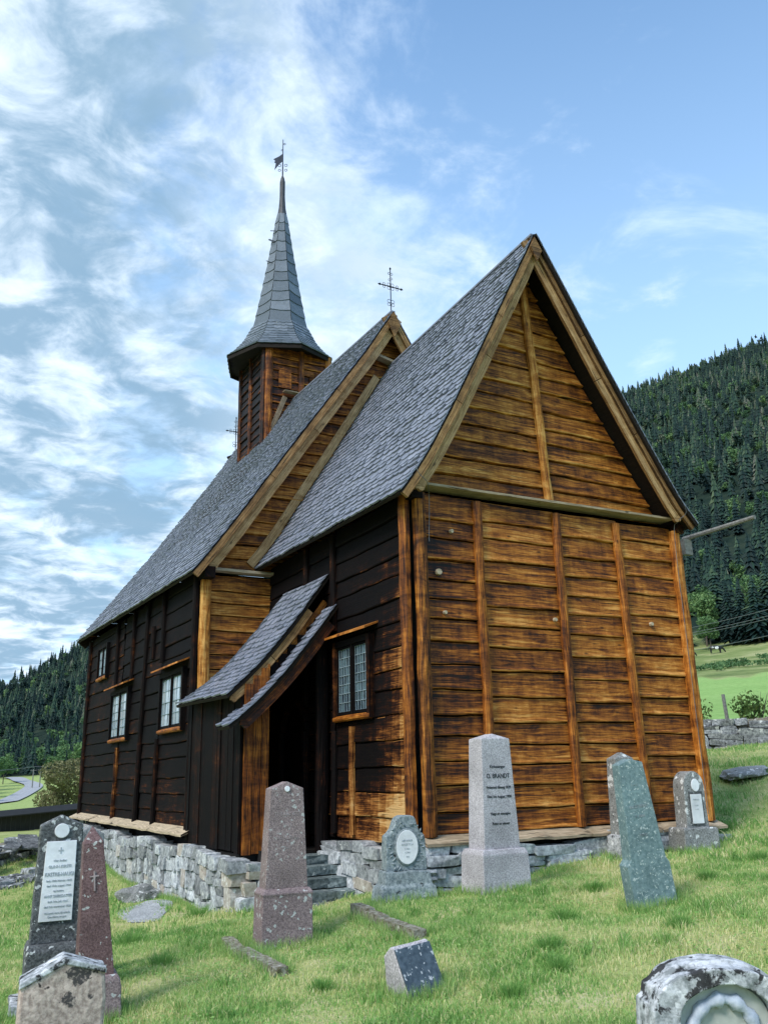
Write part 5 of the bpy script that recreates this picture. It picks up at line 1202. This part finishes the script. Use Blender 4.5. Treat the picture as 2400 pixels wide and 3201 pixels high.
# ---- bird
bm = bmesh.new(); V_ = [(-.75,.05,.28), (-.3,.1,.12), (0,.28,.02), (.3,.1,.12), (.75,.05,.28), (.3,-.14,.1), (.08,-.5,0), (-.08,-.5,0), (-.3,-.14,.1), (0,0,-.09), (0,0,.1)]
vs = [bm.verts.new(v) for v in V_]
for i in range(9): bm.faces.new((vs[i], vs[(i+1) % 9], vs[10])); bm.faces.new((vs[(i+1) % 9], vs[i], vs[9]))
bo = bm_obj('bird', bm, M['cowblack'], None, 0); bo.scale = (.55, .55, .55); bo.location = (90.6, 60.5, 56.5); bo.rotation_euler = (.5, .5, .8); tag(bo, 'tiny dark bird gliding above the hill skyline', 'bird')
# ---- cows
def skin_mesh(name, verts, edges, radii, mat, parent, root=0):
    me = bpy.data.meshes.new(name); me.from_pydata(verts, edges, []); ob = bpy.data.objects.new('tmp', me); COL.objects.link(ob)
    md = ob.modifiers.new('s', 'SKIN'); me.skin_vertices[0]
    for i, r in enumerate(radii): me.skin_vertices[0].data[i].radius = (r if isinstance(r, tuple) else (r, r)); me.skin_vertices[0].data[i].use_root = (i == root)
    sb = ob.modifiers.new('u', 'SUBSURF'); sb.levels = 1; sb.render_levels = 1; dg = bpy.context.evaluated_depsgraph_get(); m2 = bpy.data.meshes.new_from_object(ob.evaluated_get(dg)); bpy.data.objects.remove(ob); m2.name = name
    return mesh_obj(name, m2, mat, parent, True)
def cow(x, y, rz, sc, label, m1, m2):
    t = thing('cow', label, 'cow', (x, y, gz(x, y)), rz); v = [(0,0,1.05), (.75,0,1.08), (-.75,0,1.1), (1.15,0,.95), (1.45,0,.55), (1.62,0,.2)]
    e = [(0,1), (0,2), (1,3), (3,4), (4,5)]; r = [(.38,.34), (.32,.28), (.33,.27), .17, .15, .08]
    for (bx, b_, sy) in ((.7,1,.2), (.7,1,-.2), (-.75,2,.2), (-.75,2,-.2)):
        n = len(v); v += [(bx,sy,.72), (bx+(.03 if b_ == 1 else -.08),sy,.38), (bx,sy,.02)]; e += [(b_,n), (n,n+1), (n+1,n+2)]; r += [.13,.075,.06]
    n = len(v); v += [(-1.12,0,1.05), (-1.2,0,.5)]; e += [(2,n), (n,n+1)]; r += [.05,.03]
    v = [tuple(c*sc for c in p) for p in v]; r = [tuple(q*sc for q in p) if isinstance(p, tuple) else p*sc for p in r]
    b = skin_mesh('body', v, e, r, m1, t)
    for (cx_, cz, q) in ((.1,.95,.34), (-.55,1.0,.2)):
        for sy in (-1, 1):
            bm = bmesh.new(); bmesh.ops.create_icosphere(bm, subdivisions=2, radius=1); bmesh.ops.scale(bm, vec=(q*sc, .06*sc, q*.8*sc), verts=bm.verts); bmesh.ops.translate(bm, vec=(cx_*sc, sy*.315*sc, cz*sc), verts=bm.verts); bm_obj('hide_patch', bm, m2, t, 0)
    return t
x, y = polar(49.0, 214); cow(x, y, R(-30), 1.35, 'black and white cow grazing, the right one in the high pasture', M['cowblack'], M['cowwhite'])
x, y = polar(47.35, 214); cow(x, y, R(-45), 1.25, 'black and white cow grazing, the left one close to the church corner', M['cowblack'], M['cowwhite'])
x, y = polar(47.45, 203); cow(x, y, R(-120), .95, 'pale calf standing just below the left cow in the pasture', M['cowwhite'], M['cowblack'])

# ---- trees -------------------------------------------------------------
def conifer_mesh(name, H, rad, layers, spikes, seed, far=False):
    rg = np.random.default_rng(seed); V = []; F = []; T = []
    for k in range(layers):
        s_ = k/layers; z0 = H*(.08+.92*s_); rr = rad*(1-s_)**.85*rg.uniform(.85, 1.15)+.06*rad; zt = z0+H*.92/layers*1.7; drop = rr*rg.uniform(.25, .45); ph = rg.uniform(0, 6)
        n = max(5, int(spikes*(1-.45*s_))); b = len(V); V.append((rg.uniform(-.04,.04)*rad, rg.uniform(-.04,.04)*rad, min(zt, H*1.02)))
        for i in range(2*n):
            a = ph+math.pi*i/n; q = rr*(rg.uniform(.82, 1.15) if i % 2 == 0 else rg.uniform(.38, .6)); V.append((q*math.cos(a), q*math.sin(a), z0-(drop*rg.uniform(.6,1.2) if i % 2 == 0 else 0)))
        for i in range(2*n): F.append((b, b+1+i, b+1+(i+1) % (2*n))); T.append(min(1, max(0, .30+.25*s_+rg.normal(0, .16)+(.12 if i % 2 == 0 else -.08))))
    return np.array(V), np.array(F), np.array(T)
def broad_arrays(H, rad, n, seed, leaf=.35, zlo=.18, droop=0.):
    rg = np.random.default_rng(seed); k = 12; cc = np.clip(rg.normal(0, .38, (k, 3)), -.55, .55); cc[:, 2] = rg.uniform(-.6, .85, k); cr = rg.uniform(.32, .55, k)
    pick = rg.integers(0, k, n); d = rg.normal(0, 1, (n, 3)); d /= np.linalg.norm(d, axis=1)[:, None]; rrr = cr[pick]*rg.uniform(.6, 1.05, n)**.5; p = cc[pick]+d*rrr[:, None]
    c = np.stack([p[:, 0]*rad*.95, p[:, 1]*rad*.95, H*(zlo+(1-zlo)*(p[:, 2]*.36+.5))], 1); ta = .45+.35*d[:, 2]+rg.normal(0, .15, n)+ (cr[pick]-.42)
    a = rg.normal(0, 1, (n, 3)); a /= np.linalg.norm(a, axis=1)[:, None]; b = np.cross(a, rg.normal(0, 1, (n, 3))); b /= np.linalg.norm(b, axis=1)[:, None]; q = leaf*rg.uniform(.5, 1.2, n)[:, None]
    V = np.stack([c-a*q, c+b*q*.6, c+a*q, c-b*q*.6], 1).reshape(-1, 3); F = np.arange(4*n).reshape(n, 4); return V, F, np.clip(.3+.45*rg.random(n)+(cr[pick]-.42)*.8, 0, 1)
def trunk_mesh(H, r, seed, limbs=0):
    g = MB(); random.seed(seed); g.tube([(0,0,-.5), (.05*r,0,H*.3), (0,.1*r,H*.62), (0,0,H*.9)], [r, r*.75, r*.4, r*.08], 7)
    for i in range(limbs): a = random.random()*6.28; z = H*random.uniform(.25, .7); l = H*random.uniform(.15, .3); g.tube([(0,0,z), (l*.5*math.cos(a), l*.5*math.sin(a), z+l*.45), (l*math.cos(a), l*math.sin(a), z+l*.7)], [r*.35, r*.2, r*.05], 5)
    o = g.build('trunk', M['bark']); me = o.data; bpy.data.objects.remove(o); return me
def prop_tree(cm, tm, name, label, cat, x, y, sc, rz, grp=None, parts=True, cmat=None, wide=1.):
    if parts:
        t = thing(name, label, cat, (x, y, gz(x, y)-.1), rz, grp); t.scale = (sc*wide, sc*wide, sc); mesh_obj('crown', cm, cmat, t); mesh_obj('trunk', tm, M['bark'], t); return t
    o = mesh_obj(name, cm, cmat); o.location = (x, y, gz(x, y)-.1); o.scale = (sc*wide, sc*wide, sc); o.rotation_euler = (0, 0, rz); return tag(o, label, cat, grp)
nearc = []
for i in range(4):
    v, f, t = conifer_mesh('c', 15, 2.9+.3*i, 22, 11, 60+i); nearc.append(raw_mesh('spruce_crown', v, f, t))
ctr = trunk_mesh(15, .22, 2); btr = trunk_mesh(11, .2, 3, 7)
nearb = [raw_mesh('birch_crown', *broad_arrays(11, 3.6, 2600, 80+i, .30)[:3]) for i in range(3)]
midc = [raw_mesh('conifer_crown', *conifer_mesh('c', 13, 2.2+.3*i, 11, 8, 160+i)) for i in range(4)]
midb = [raw_mesh('leafy_crown', *broad_arrays(9, 3.6, 420, 180+i, .62)[:3]) for i in range(3)]
for me in nearc+midc: me.materials.append(M['conifer'])
for me in nearb+midb: me.materials.append(M['birch'])
# named trees by the pasture on the right
def at_az(a, d): return polar(a, d)
for i, (a, d, sc) in enumerate(((4.7,332,1.1), (5.2,350,1.3), (5.7,372,1.1), (5.5,318,.8), (6.2,392,1.0), (4.9,300,.9))):
    x, y = at_az(a, d); prop_tree(nearb[i % 3], btr, 'leafy_tree', ['leafy tree left of the curving road, at the very frame edge', 'largest leafy tree left of the curving road', 'leafy tree inside the bend of the curving road', 'small leafy tree by the lower end of the road', 'leafy tree near the top of the road', 'lowest leafy tree at the left frame edge'][i], 'tree', x, y, sc, i*1.4, wide=1.1)
x, y = at_az(48.55, 232); prop_tree(nearb[0], btr, 'birch', 'round grey green birch at the pasture edge, left of the dark spruces', 'tree', x, y, 1.30, .3, wide=1.0)
x, y = at_az(48.75, 223); prop_tree(nearb[1], btr, 'birch', 'darker leafy tree low in front of the round birch at the pasture edge', 'tree', x, y, .75, 1.3, wide=1.2)
x, y = at_az(51.3, 233); prop_tree(nearb[2], btr, 'birch', 'tall yellow green birch among the dark spruces at the right edge', 'tree', x, y, 1.55, 2.3, wide=.75)
for i, (a, d, sc, lb) in enumerate(((50.0,226,1.05,'broad dark spruce just right of the round birch'), (50.7,224,1.0,'dark spruce in front of the tall birch, left one'), (51.5,222,1.05,'dark spruce in front of the tall birch, right one'),
        (52.3,226,1.2,'dark spruce near the right frame edge of the pasture'), (53.2,228,1.1,'dark spruce outermost at the right frame edge'), (47.2,236,.95,'dark spruce closest to the church corner'), (49.4,238,1.3,'tall spruce rising behind the round birch'))):
    x, y = at_az(a, d); prop_tree(nearc[i % 4], ctr, 'spruce', lb, 'spruce', x, y, sc, i*1.1, wide=1.15)
# hillside scatter
rg = np.random.default_rng(5)
def scatter(a0, a1, d0, d1, sp):
    n = int(.5*(d1*d1-d0*d0)*R(a1-a0)/(sp*sp)); a = rg.uniform(a0, a1, n); d = np.sqrt(rg.uniform(d0*d0, d1*d1, n)); return a, d
aR, dR = scatter(41, 57, 238, 1290, 6.0); aL, dL = scatter(-1, 13, 436, 1280, 7.4)
aa = np.concatenate([aR, aL]); dd = np.concatenate([dR, dL]); X = CAM.x+dd*np.sin(np.radians(aa)); Y = CAM.y+dd*np.cos(np.radians(aa)); Z = ground(X, Y)
# leafy trees gather in patches low on the hills, open rocky band higher up at the right
pat = np.sin(X*.021+1)*np.sin(Y*.017)+.6*np.sin(X*.06+Y*.05)
isleaf = (rg.random(len(aa)) < np.where(aa > 20, .12+.16*(pat > .5), np.where(dd < 640, .5, .10)))
rocky = (aa > 20) & (np.abs(dd-(760+120*np.sin(aa*1.4))) < 70) & (rg.random(len(aa)) < .5)
keep = ~rocky & ~((aa > 20) & (np.sin(X*.045+2*np.sin(Y*.02))*np.sin(Y*.05) > .62) & (rg.random(len(aa)) < .7)); X, Y, Z, aa, dd, isleaf, pat = [q[keep] for q in (X, Y, Z, aa, dd, isleaf, pat)]
order = np.argsort(dd); vis = ((aa > 44.5) & (aa < 54.6)) | ((aa > 5.0) & (aa < 10.6))
# individuals: the ~300 that show largest of each kind (nearest in sight)
visc = [i for i in order if vis[i] and not isleaf[i]]; visb = [i for i in order if vis[i] and isleaf[i]]
nc_R = [i for i in visc if aa[i] > 20][:215]; nc_L = [i for i in visc if aa[i] < 20][:78]; nb_R = [i for i in visb if aa[i] > 20][:90]; nb_L = [i for i in visb if aa[i] < 20][:110]
ind = set()
for lst, ms, nm, lb, cat, grp in ((nc_R, midc, 'conifer', 'dark spruce in the lower forest on the right hillside, one of many alike', 'spruce', 'spruces on the lower right hillside'), (nc_L, midc, 'conifer', 'dark spruce on the wooded hill at the left, one of many alike', 'spruce', 'spruces on the lower left hillside'),
        (nb_R, midb, 'leafy_tree', 'light green leafy tree among the spruces on the right hillside', 'tree', 'leafy trees on the right hillside'), (nb_L, midb, 'leafy_tree', 'green leafy tree in the belt at the foot of the left hill', 'tree', 'leafy trees at the foot of the left hill')):
    for j, i in enumerate(lst):
        ind.add(int(i)); me = ms[int(rg.integers(0, len(ms)))]; o = bpy.data.objects.new(nm, me); COL.objects.link(o); sc = float(rg.uniform(.5, 1.3)); o.location = (X[i], Y[i], Z[i]-.2); o.scale = (sc*rg.uniform(.85, 1.15), sc, sc*rg.uniform(.85, 1.2)); o.rotation_euler = (0, 0, float(rg.uniform(0, 6.28))); tag(o, lb, cat, grp)
# the rest of the wood as one mass per hill and kind
def merge(protos, ids, name, mat, label, smin, smax):
    Vs, Fs, Ts = [], [], []; off = 0; pi = rg.integers(0, len(protos), len(ids))
    for k, (pv, pf, pt) in enumerate(protos):
        s_ = ids[pi == k]; n = len(s_)
        if not n: continue
        sc = rg.uniform(smin, smax, n); hz_ = sc*rg.uniform(.6, 1.4, n); an = rg.uniform(0, 6.28, n); c, s2 = np.cos(an), np.sin(an)
        P = np.empty((n, len(pv), 3)); P[..., 0] = (pv[None, :, 0]*c[:, None]-pv[None, :, 1]*s2[:, None])*sc[:, None]+X[s_][:, None]; P[..., 1] = (pv[None, :, 0]*s2[:, None]+pv[None, :, 1]*c[:, None])*sc[:, None]+Y[s_][:, None]; P[..., 2] = pv[None, :, 2]*hz_[:, None]+Z[s_][:, None]-.2
        Vs.append(P.reshape(-1, 3)); Fs.append((pf[None]+(np.arange(n)*len(pv))[:, None, None]).reshape(-1, pf.shape[1])+off); off += n*len(pv); Ts.append(np.clip(pt[None]+(rg.normal(0, .22, n)+.14*pat[s_])[:, None], 0, 1).ravel())
    o = mesh_obj(name, raw_mesh(name, np.concatenate(Vs), np.concatenate(Fs), np.concatenate(Ts)), mat); return tag(o, label, 'forest', kind='stuff')
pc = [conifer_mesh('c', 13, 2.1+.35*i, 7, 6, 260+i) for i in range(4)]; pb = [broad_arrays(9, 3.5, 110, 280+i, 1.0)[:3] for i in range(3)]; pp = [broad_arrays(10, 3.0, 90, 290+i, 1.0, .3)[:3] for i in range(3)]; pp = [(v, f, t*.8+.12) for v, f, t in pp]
rest = np.array([i for i in range(len(X)) if i not in ind]); Rm = aa[rest] > 20; Lf = isleaf[rest]
for side, sn in ((Rm, 'right'), (~Rm, 'left')):
    a = rest[side & ~Lf]; b = rest[side & Lf]; pm = rg.random(len(a)) < .22; c_ = a[pm]; a = a[~pm]
    merge(pp, c_, 'pine_wood', M['conifer'], 'round-crowned dark pines mixed into the '+sn+' hill forest', .7, 1.25)
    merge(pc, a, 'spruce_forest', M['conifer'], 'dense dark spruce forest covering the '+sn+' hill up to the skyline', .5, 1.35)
    if len(b): merge(pb, b, 'leafy_wood', M['birch'], 'scattered light green leafy trees mixed into the '+sn+' hill forest', .6, 1.15)
# ---- rowan bush behind the fence at the left
rm_ = raw_mesh('bush_crown', *broad_arrays(6.6, 3.5, 9000, 303, .13, .02)[:3]); rm_.materials.append(M['rowan'])
x, y = polar(9.75, 88); t = thing('rowan_bush', 'large brownish green bush behind the black fence beside the church', 'bush', (x, y, gz(x, y)-.9)); mesh_obj('crown', rm_, None, t); mesh_obj('trunk', trunk_mesh(5, .15, 9, 9), M['bark'], t)
# ---- shrubs behind the stone wall at the right
sh_ = [raw_mesh('shrub_leaves', *broad_arrays(1.0, .55, 700, 320+i, .045, .02)[:3]) for i in range(3)]
for me in sh_: me.materials.append(M['shrub'])
lbs = ['low yellow green shrub behind the stone wall, left of the fence post', 'taller shrub just left of the grey fence post', 'leafy shrub just right of the grey fence post', 'thin shrub farthest right above the stone wall', 'small shrub behind the wall between the others', 'low shrub against the church corner behind the wall']
for i, (x, y, sc, w) in enumerate(((13.25,8.35,.85,1.2), (13.85,7.9,1.0,.9), (15.0,6.95,1.0,1.0), (16.0,6.0,1.35,.55), (15.5,6.5,.8,.8), (12.8,8.9,.8,1.3))):
    t = thing('shrub', lbs[i], 'shrub', (x, y, gz(x, y)), i*1.3); t.scale = (sc*w*1.2, sc*w*1.2, sc*1.4); mesh_obj('leaves', sh_[i % 3], None, t)
    g = MB(); random.seed(i)
    for k in range(9): a = random.random()*6.28; r = random.uniform(.1, .4); g.tube([(0,0,-.1), (r*.5*math.cos(a), r*.5*math.sin(a), .45), (r*math.cos(a), r*math.sin(a), random.uniform(.7, 1.05))], [.012,.008,.003], 4)
    g.build('stems', M['bark'], t)
# pasture scrub band
n = 60; a = rg.uniform(46, 55, n); d = 168+rg.normal(0, 6, n)+ (a-47)*2.2; V, F, T = [], [], []; off = 0
for i in range(n):
    v, f, t_ = broad_arrays(rg.uniform(.5, 1.3), rg.uniform(.8, 2.2), 90, 900+i, .26, .0)[:3]; px_, py_ = polar(a[i], d[i]); V.append(v+np.array([px_, py_, gz(px_, py_)])); F.append(f+off); T.append(t_*.8); off += len(v)
tag(mesh_obj('scrub', raw_mesh('scrub', np.concatenate(V), np.concatenate(F), np.concatenate(T)), M['birch']), 'grey green scrub along the edge between green field and pasture', 'scrub', kind='stuff')

# ---- grass
def inside(x, y):
    ch = (x > -.12) & (x < 5.3) & (y > -.06) & (y < 5.5); nv = (x > -1.5) & (x < 6.7) & (y > 2.62) & (y < 15.7); st = (x > -1.1) & (x < 0) & (y > 1.2) & (y < 2.8)
    p = ((x-cxp-.25*(y-cyp))/.42)**2+((y-cyp)/1.05)**2 < .35
    for (sx, sy, r) in ((.3,-1.2,.30), (-2.36,-1.18,.24), (-.62,-.66,.27), (2.955,-.62,.2), (4.2,-.6,.25), (-2.40,-3.95,.14), (-4.7,-1.7,.28), (-4.46,-2.46,.17), (-4.31,-.9,.2), (-5.21,-5.17,.12), (-3.28,-7.66,.17), (.7,-3.28,.13)): p = p | (np.hypot(x-sx, y-sy) < r)
    return ch | nv | st | p
def grass(nb, d0, d1, hmin, hmax, wd, seed, a0=-9, a1=62):
    g_ = np.random.default_rng(seed); n = nb; d = np.sqrt(g_.uniform(d0*d0, d1*d1, n)) if d1 < 9 else d0+(d1-d0)*g_.random(n)**.9; a = np.radians(g_.uniform(a0, a1, n)); x = CAM.x+d*np.sin(a); y = CAM.y+d*np.cos(a)
    den = .5+.5*(np.sin(x*2.3+1.1*np.sin(y*1.7))*np.sin(y*2.9+np.sin(x*3.1))); st_ = 1.15*np.sin(x*1.3+2.1+.8*np.sin(y*1.9))*np.sin(y*1.1+.7+.8*np.sin(x*2.1))+.8*np.sin(x*3.7+y*2.9)*np.sin(y*4.1-x*1.7); k = ~inside(x, y) & (g_.random(n) < (.45+.55*den)*np.clip(1.25-.75*np.clip(st_, 0, 1.2), .3, 1)); x, y, den, d = x[k], y[k], den[k], d[k]; n = len(x); z = ground(x, y)
    clump = np.sin(x*9.1+2*np.sin(y*5.3))*np.sin(y*8.3+2*np.sin(x*4.7)); tuft = np.clip((clump-.55)*2.5, 0, 1)
    h = g_.uniform(hmin, hmax, n)*(1+tuft*1.1)*(.45+.75*den); w = wd*g_.uniform(.6, 1.3, n); an = g_.uniform(0, 6.28, n); lean = g_.uniform(.15, 1.0, n)*h; la = g_.uniform(0, 6.28, n)
    bx, by = np.cos(an)*w, np.sin(an)*w; lx, ly = np.cos(la)*lean, np.sin(la)*lean
    V = np.empty((n, 5, 3)); V[:, 0] = np.stack([x-bx, y-by, z-.01], 1); V[:, 1] = np.stack([x+bx, y+by, z-.01], 1); V[:, 2] = np.stack([x+bx*.7+lx*.4, y+by*.7+ly*.4, z+h*.6], 1); V[:, 3] = np.stack([x-bx*.7+lx*.4, y-by*.7+ly*.4, z+h*.6], 1); V[:, 4] = np.stack([x+lx, y+ly, z+h*np.sqrt(np.clip(1-(lean/h)**2*.35, .3, 1))], 1)
    b = np.arange(n)[:, None]*5; F = np.concatenate([b+np.array([[0,1,2]]), b+np.array([[0,2,3]]), b+np.array([[3,2,4]])], 1).reshape(-1, 3)
    straw = 1.15*np.sin(x*1.3+2.1+.8*np.sin(y*1.9))*np.sin(y*1.1+.7+.8*np.sin(x*2.1))+.8*np.sin(x*3.7+y*2.9)*np.sin(y*4.1-x*1.7)
    t = .47+.20*straw+g_.normal(0, .16, n)-tuft*.24; dry = (g_.random(n) < .10+.38*np.clip(straw, 0, 1)); t = np.where(dry, g_.uniform(.8, 1, n), t); return V.reshape(-1, 3), F, np.repeat(np.clip(t, 0, 1), 3)
V, F, T = [], [], []; off = 0
for args in ((190000, 1.8, 6.5, .022, .055, .0030, 1), (330000, 6.3, 13, .028, .065, .0042, 2), (200000, 12.5, 27, .04, .09, .008, 3)):
    v, f, t_ = grass(*args); V.append(v); F.append(f+off); T.append(t_); off += len(v)
# longer tufts against stones and walls
g_ = np.random.default_rng(9); xs, ys = [], []
for (sx, sy, w, dp) in ((.3,-1.2,.36,.26), (-2.36,-1.18,.32,.22), (-.62,-.66,.38,.22), (2.955,-.62,.26,.19), (4.2,-.6,.33,.22), (-2.40,-3.95,.2,.2), (-4.7,-1.7,.4,.28), (-4.46,-2.46,.22,.2), (.7,-3.28,.28,.16), (-5.21,-5.17,.26,.15), (-3.28,-7.66,.3,.18)):
    m_ = 900; e = g_.uniform(0, 4, m_); u = g_.uniform(-1, 1, m_); px_ = np.where(e < 2, u*w, np.where(e < 3, -w, w)); py_ = np.where(e < 1.4, -dp, np.where(e < 2, dp, u*dp)); xs.append(sx+px_+g_.normal(0, .03, m_)); ys.append(sy+py_+g_.normal(0, .03, m_))
for (ax_, ay_, bx_, by_, m_) in ((.0,-.16,5.3,-.16,2600), (-1.66,3.0,-1.66,15,2600), (-2.63,-.55,-2.85,-2.55,900), (-1.18,-.75,-1.4,-2.5,900), (-2.86,-.55,-3.05,-2.5,700), (-1.45,-.9,-1.64,-2.5,500), (-1.45,-2.4,-.5,-2.85,500)):
    u = g_.random(m_); xs.append(ax_+(bx_-ax_)*u+g_.normal(0, .04, m_)); ys.append(ay_+(by_-ay_)*u+g_.normal(0, .05, m_))
x = np.concatenate(xs); y = np.concatenate(ys); n = len(x); z = ground(x, y); h = g_.uniform(.05, .14, n); w = .0038; an = g_.uniform(0, 6.28, n); la = g_.uniform(0, 6.28, n); ln = h*g_.uniform(.1, .6, n)
Vv = np.stack([np.stack([x-w*np.cos(an), y-w*np.sin(an), z-.01], 1), np.stack([x+w*np.cos(an), y+w*np.sin(an), z-.01], 1), np.stack([x+ln*np.cos(la), y+ln*np.sin(la), z+h], 1)], 1).reshape(-1, 3)
V.append(Vv); F.append(np.arange(3*n).reshape(n, 3)+off); off += 3*n; T.append(np.clip(g_.normal(.38, .18, n), 0, 1))
# dark coarse tufts and low broad leaves
xs, ys, hs, ts = [], [], [], []
for (tx, ty, r, h0) in ((-.2,-3.0,.16,.15), (.9,-2.2,.13,.12), (-1.1,-3.9,.15,.13), (-2.0,-4.6,.14,.11), (1.9,-2.9,.12,.12), (3.6,-2.2,.15,.13), (-.6,-5.1,.14,.10), (-2.9,-3.3,.12,.10), (-3.6,-1.2,.16,.14), (-3.4,.9,.18,.16), (-1.9,3.1,.2,.2), (-3.9,-3.9,.13,.10), (-1.4,-4.4,.1,.12), (5.9,.4,.2,.16), (4.6,-1.7,.12,.12), (-3.0,2.2,.16,.13), (.1,-4.2,.13,.12), (1.2,-4.6,.10,.09), (2.6,-4.0,.12,.1), (-2.6,-5.3,.1,.08)):
    m_ = 420; a = g_.uniform(0, 6.28, m_); q = np.abs(g_.normal(0, r*.6, m_)); xs.append(tx+q*np.cos(a)); ys.append(ty+q*np.sin(a)); hs.append(h0*g_.uniform(.5, 1.1, m_)*np.exp(-(q/r)**2*.5)); ts.append(g_.normal(.16, .12, m_))
x = np.concatenate(xs); y = np.concatenate(ys); h = np.concatenate(hs); n = len(x); z = ground(x, y); la = np.arctan2(y-np.repeat([q.mean() for q in ys], 420), x-np.repeat([q.mean() for q in xs], 420))+g_.normal(0, .5, n); ln = h*g_.uniform(.2, .9, n); an = g_.uniform(0, 6.28, n); w = .0045
Vv = np.stack([np.stack([x-w*np.cos(an), y-w*np.sin(an), z-.01], 1), np.stack([x+w*np.cos(an), y+w*np.sin(an), z-.01], 1), np.stack([x+ln*np.cos(la), y+ln*np.sin(la), z+h], 1)], 1).reshape(-1, 3)
V.append(Vv); F.append(np.arange(3*n).reshape(n, 3)+off); off += 3*n; T.append(np.clip(np.concatenate(ts), 0, 1))
n = 26000; d = np.sqrt(g_.uniform(2.0**2, 10.5**2, n)); a = np.radians(g_.uniform(-6, 60, n)); x = CAM.x+d*np.sin(a); y = CAM.y+d*np.cos(a); k = ~inside(x, y) & (np.sin(x*1.9+1)*np.sin(y*2.3)+.5*np.sin(x*5+y*3) > .25); x, y = x[k], y[k]; n = len(x); z = ground(x, y)+g_.uniform(.015, .05, n); q = g_.uniform(.007, .017, n); an = g_.uniform(0, 6.28, n); tl = g_.uniform(-.5, .5, (n, 2))
def crn_(s_, c_): dx = q*(np.cos(an)*s_-np.sin(an)*c_*.7); dy = q*(np.sin(an)*s_+np.cos(an)*c_*.7); return np.stack([x+dx, y+dy, z+dx*tl[:, 0]+dy*tl[:, 1]], 1)
A_, B_, C_, D_ = crn_(-1, 0), crn_(0, -1), crn_(1, 0), crn_(0, 1); Vv = np.stack([A_, B_, C_, D_], 1).reshape(-1, 3); b = np.arange(n)[:, None]*4
V.append(Vv); F.append(np.concatenate([b+np.array([[0,1,2]]), b+np.array([[0,2,3]])], 1).reshape(-1, 3)+off); off += 4*n; T.append(np.repeat(np.clip(g_.normal(.30, .10, n), 0, 1), 2))
tag(mesh_obj('grass', raw_mesh('grass', np.concatenate(V), np.concatenate(F), np.concatenate(T)), M['grass']), 'short uneven churchyard grass with straw-coloured patches', 'grass', kind='stuff')
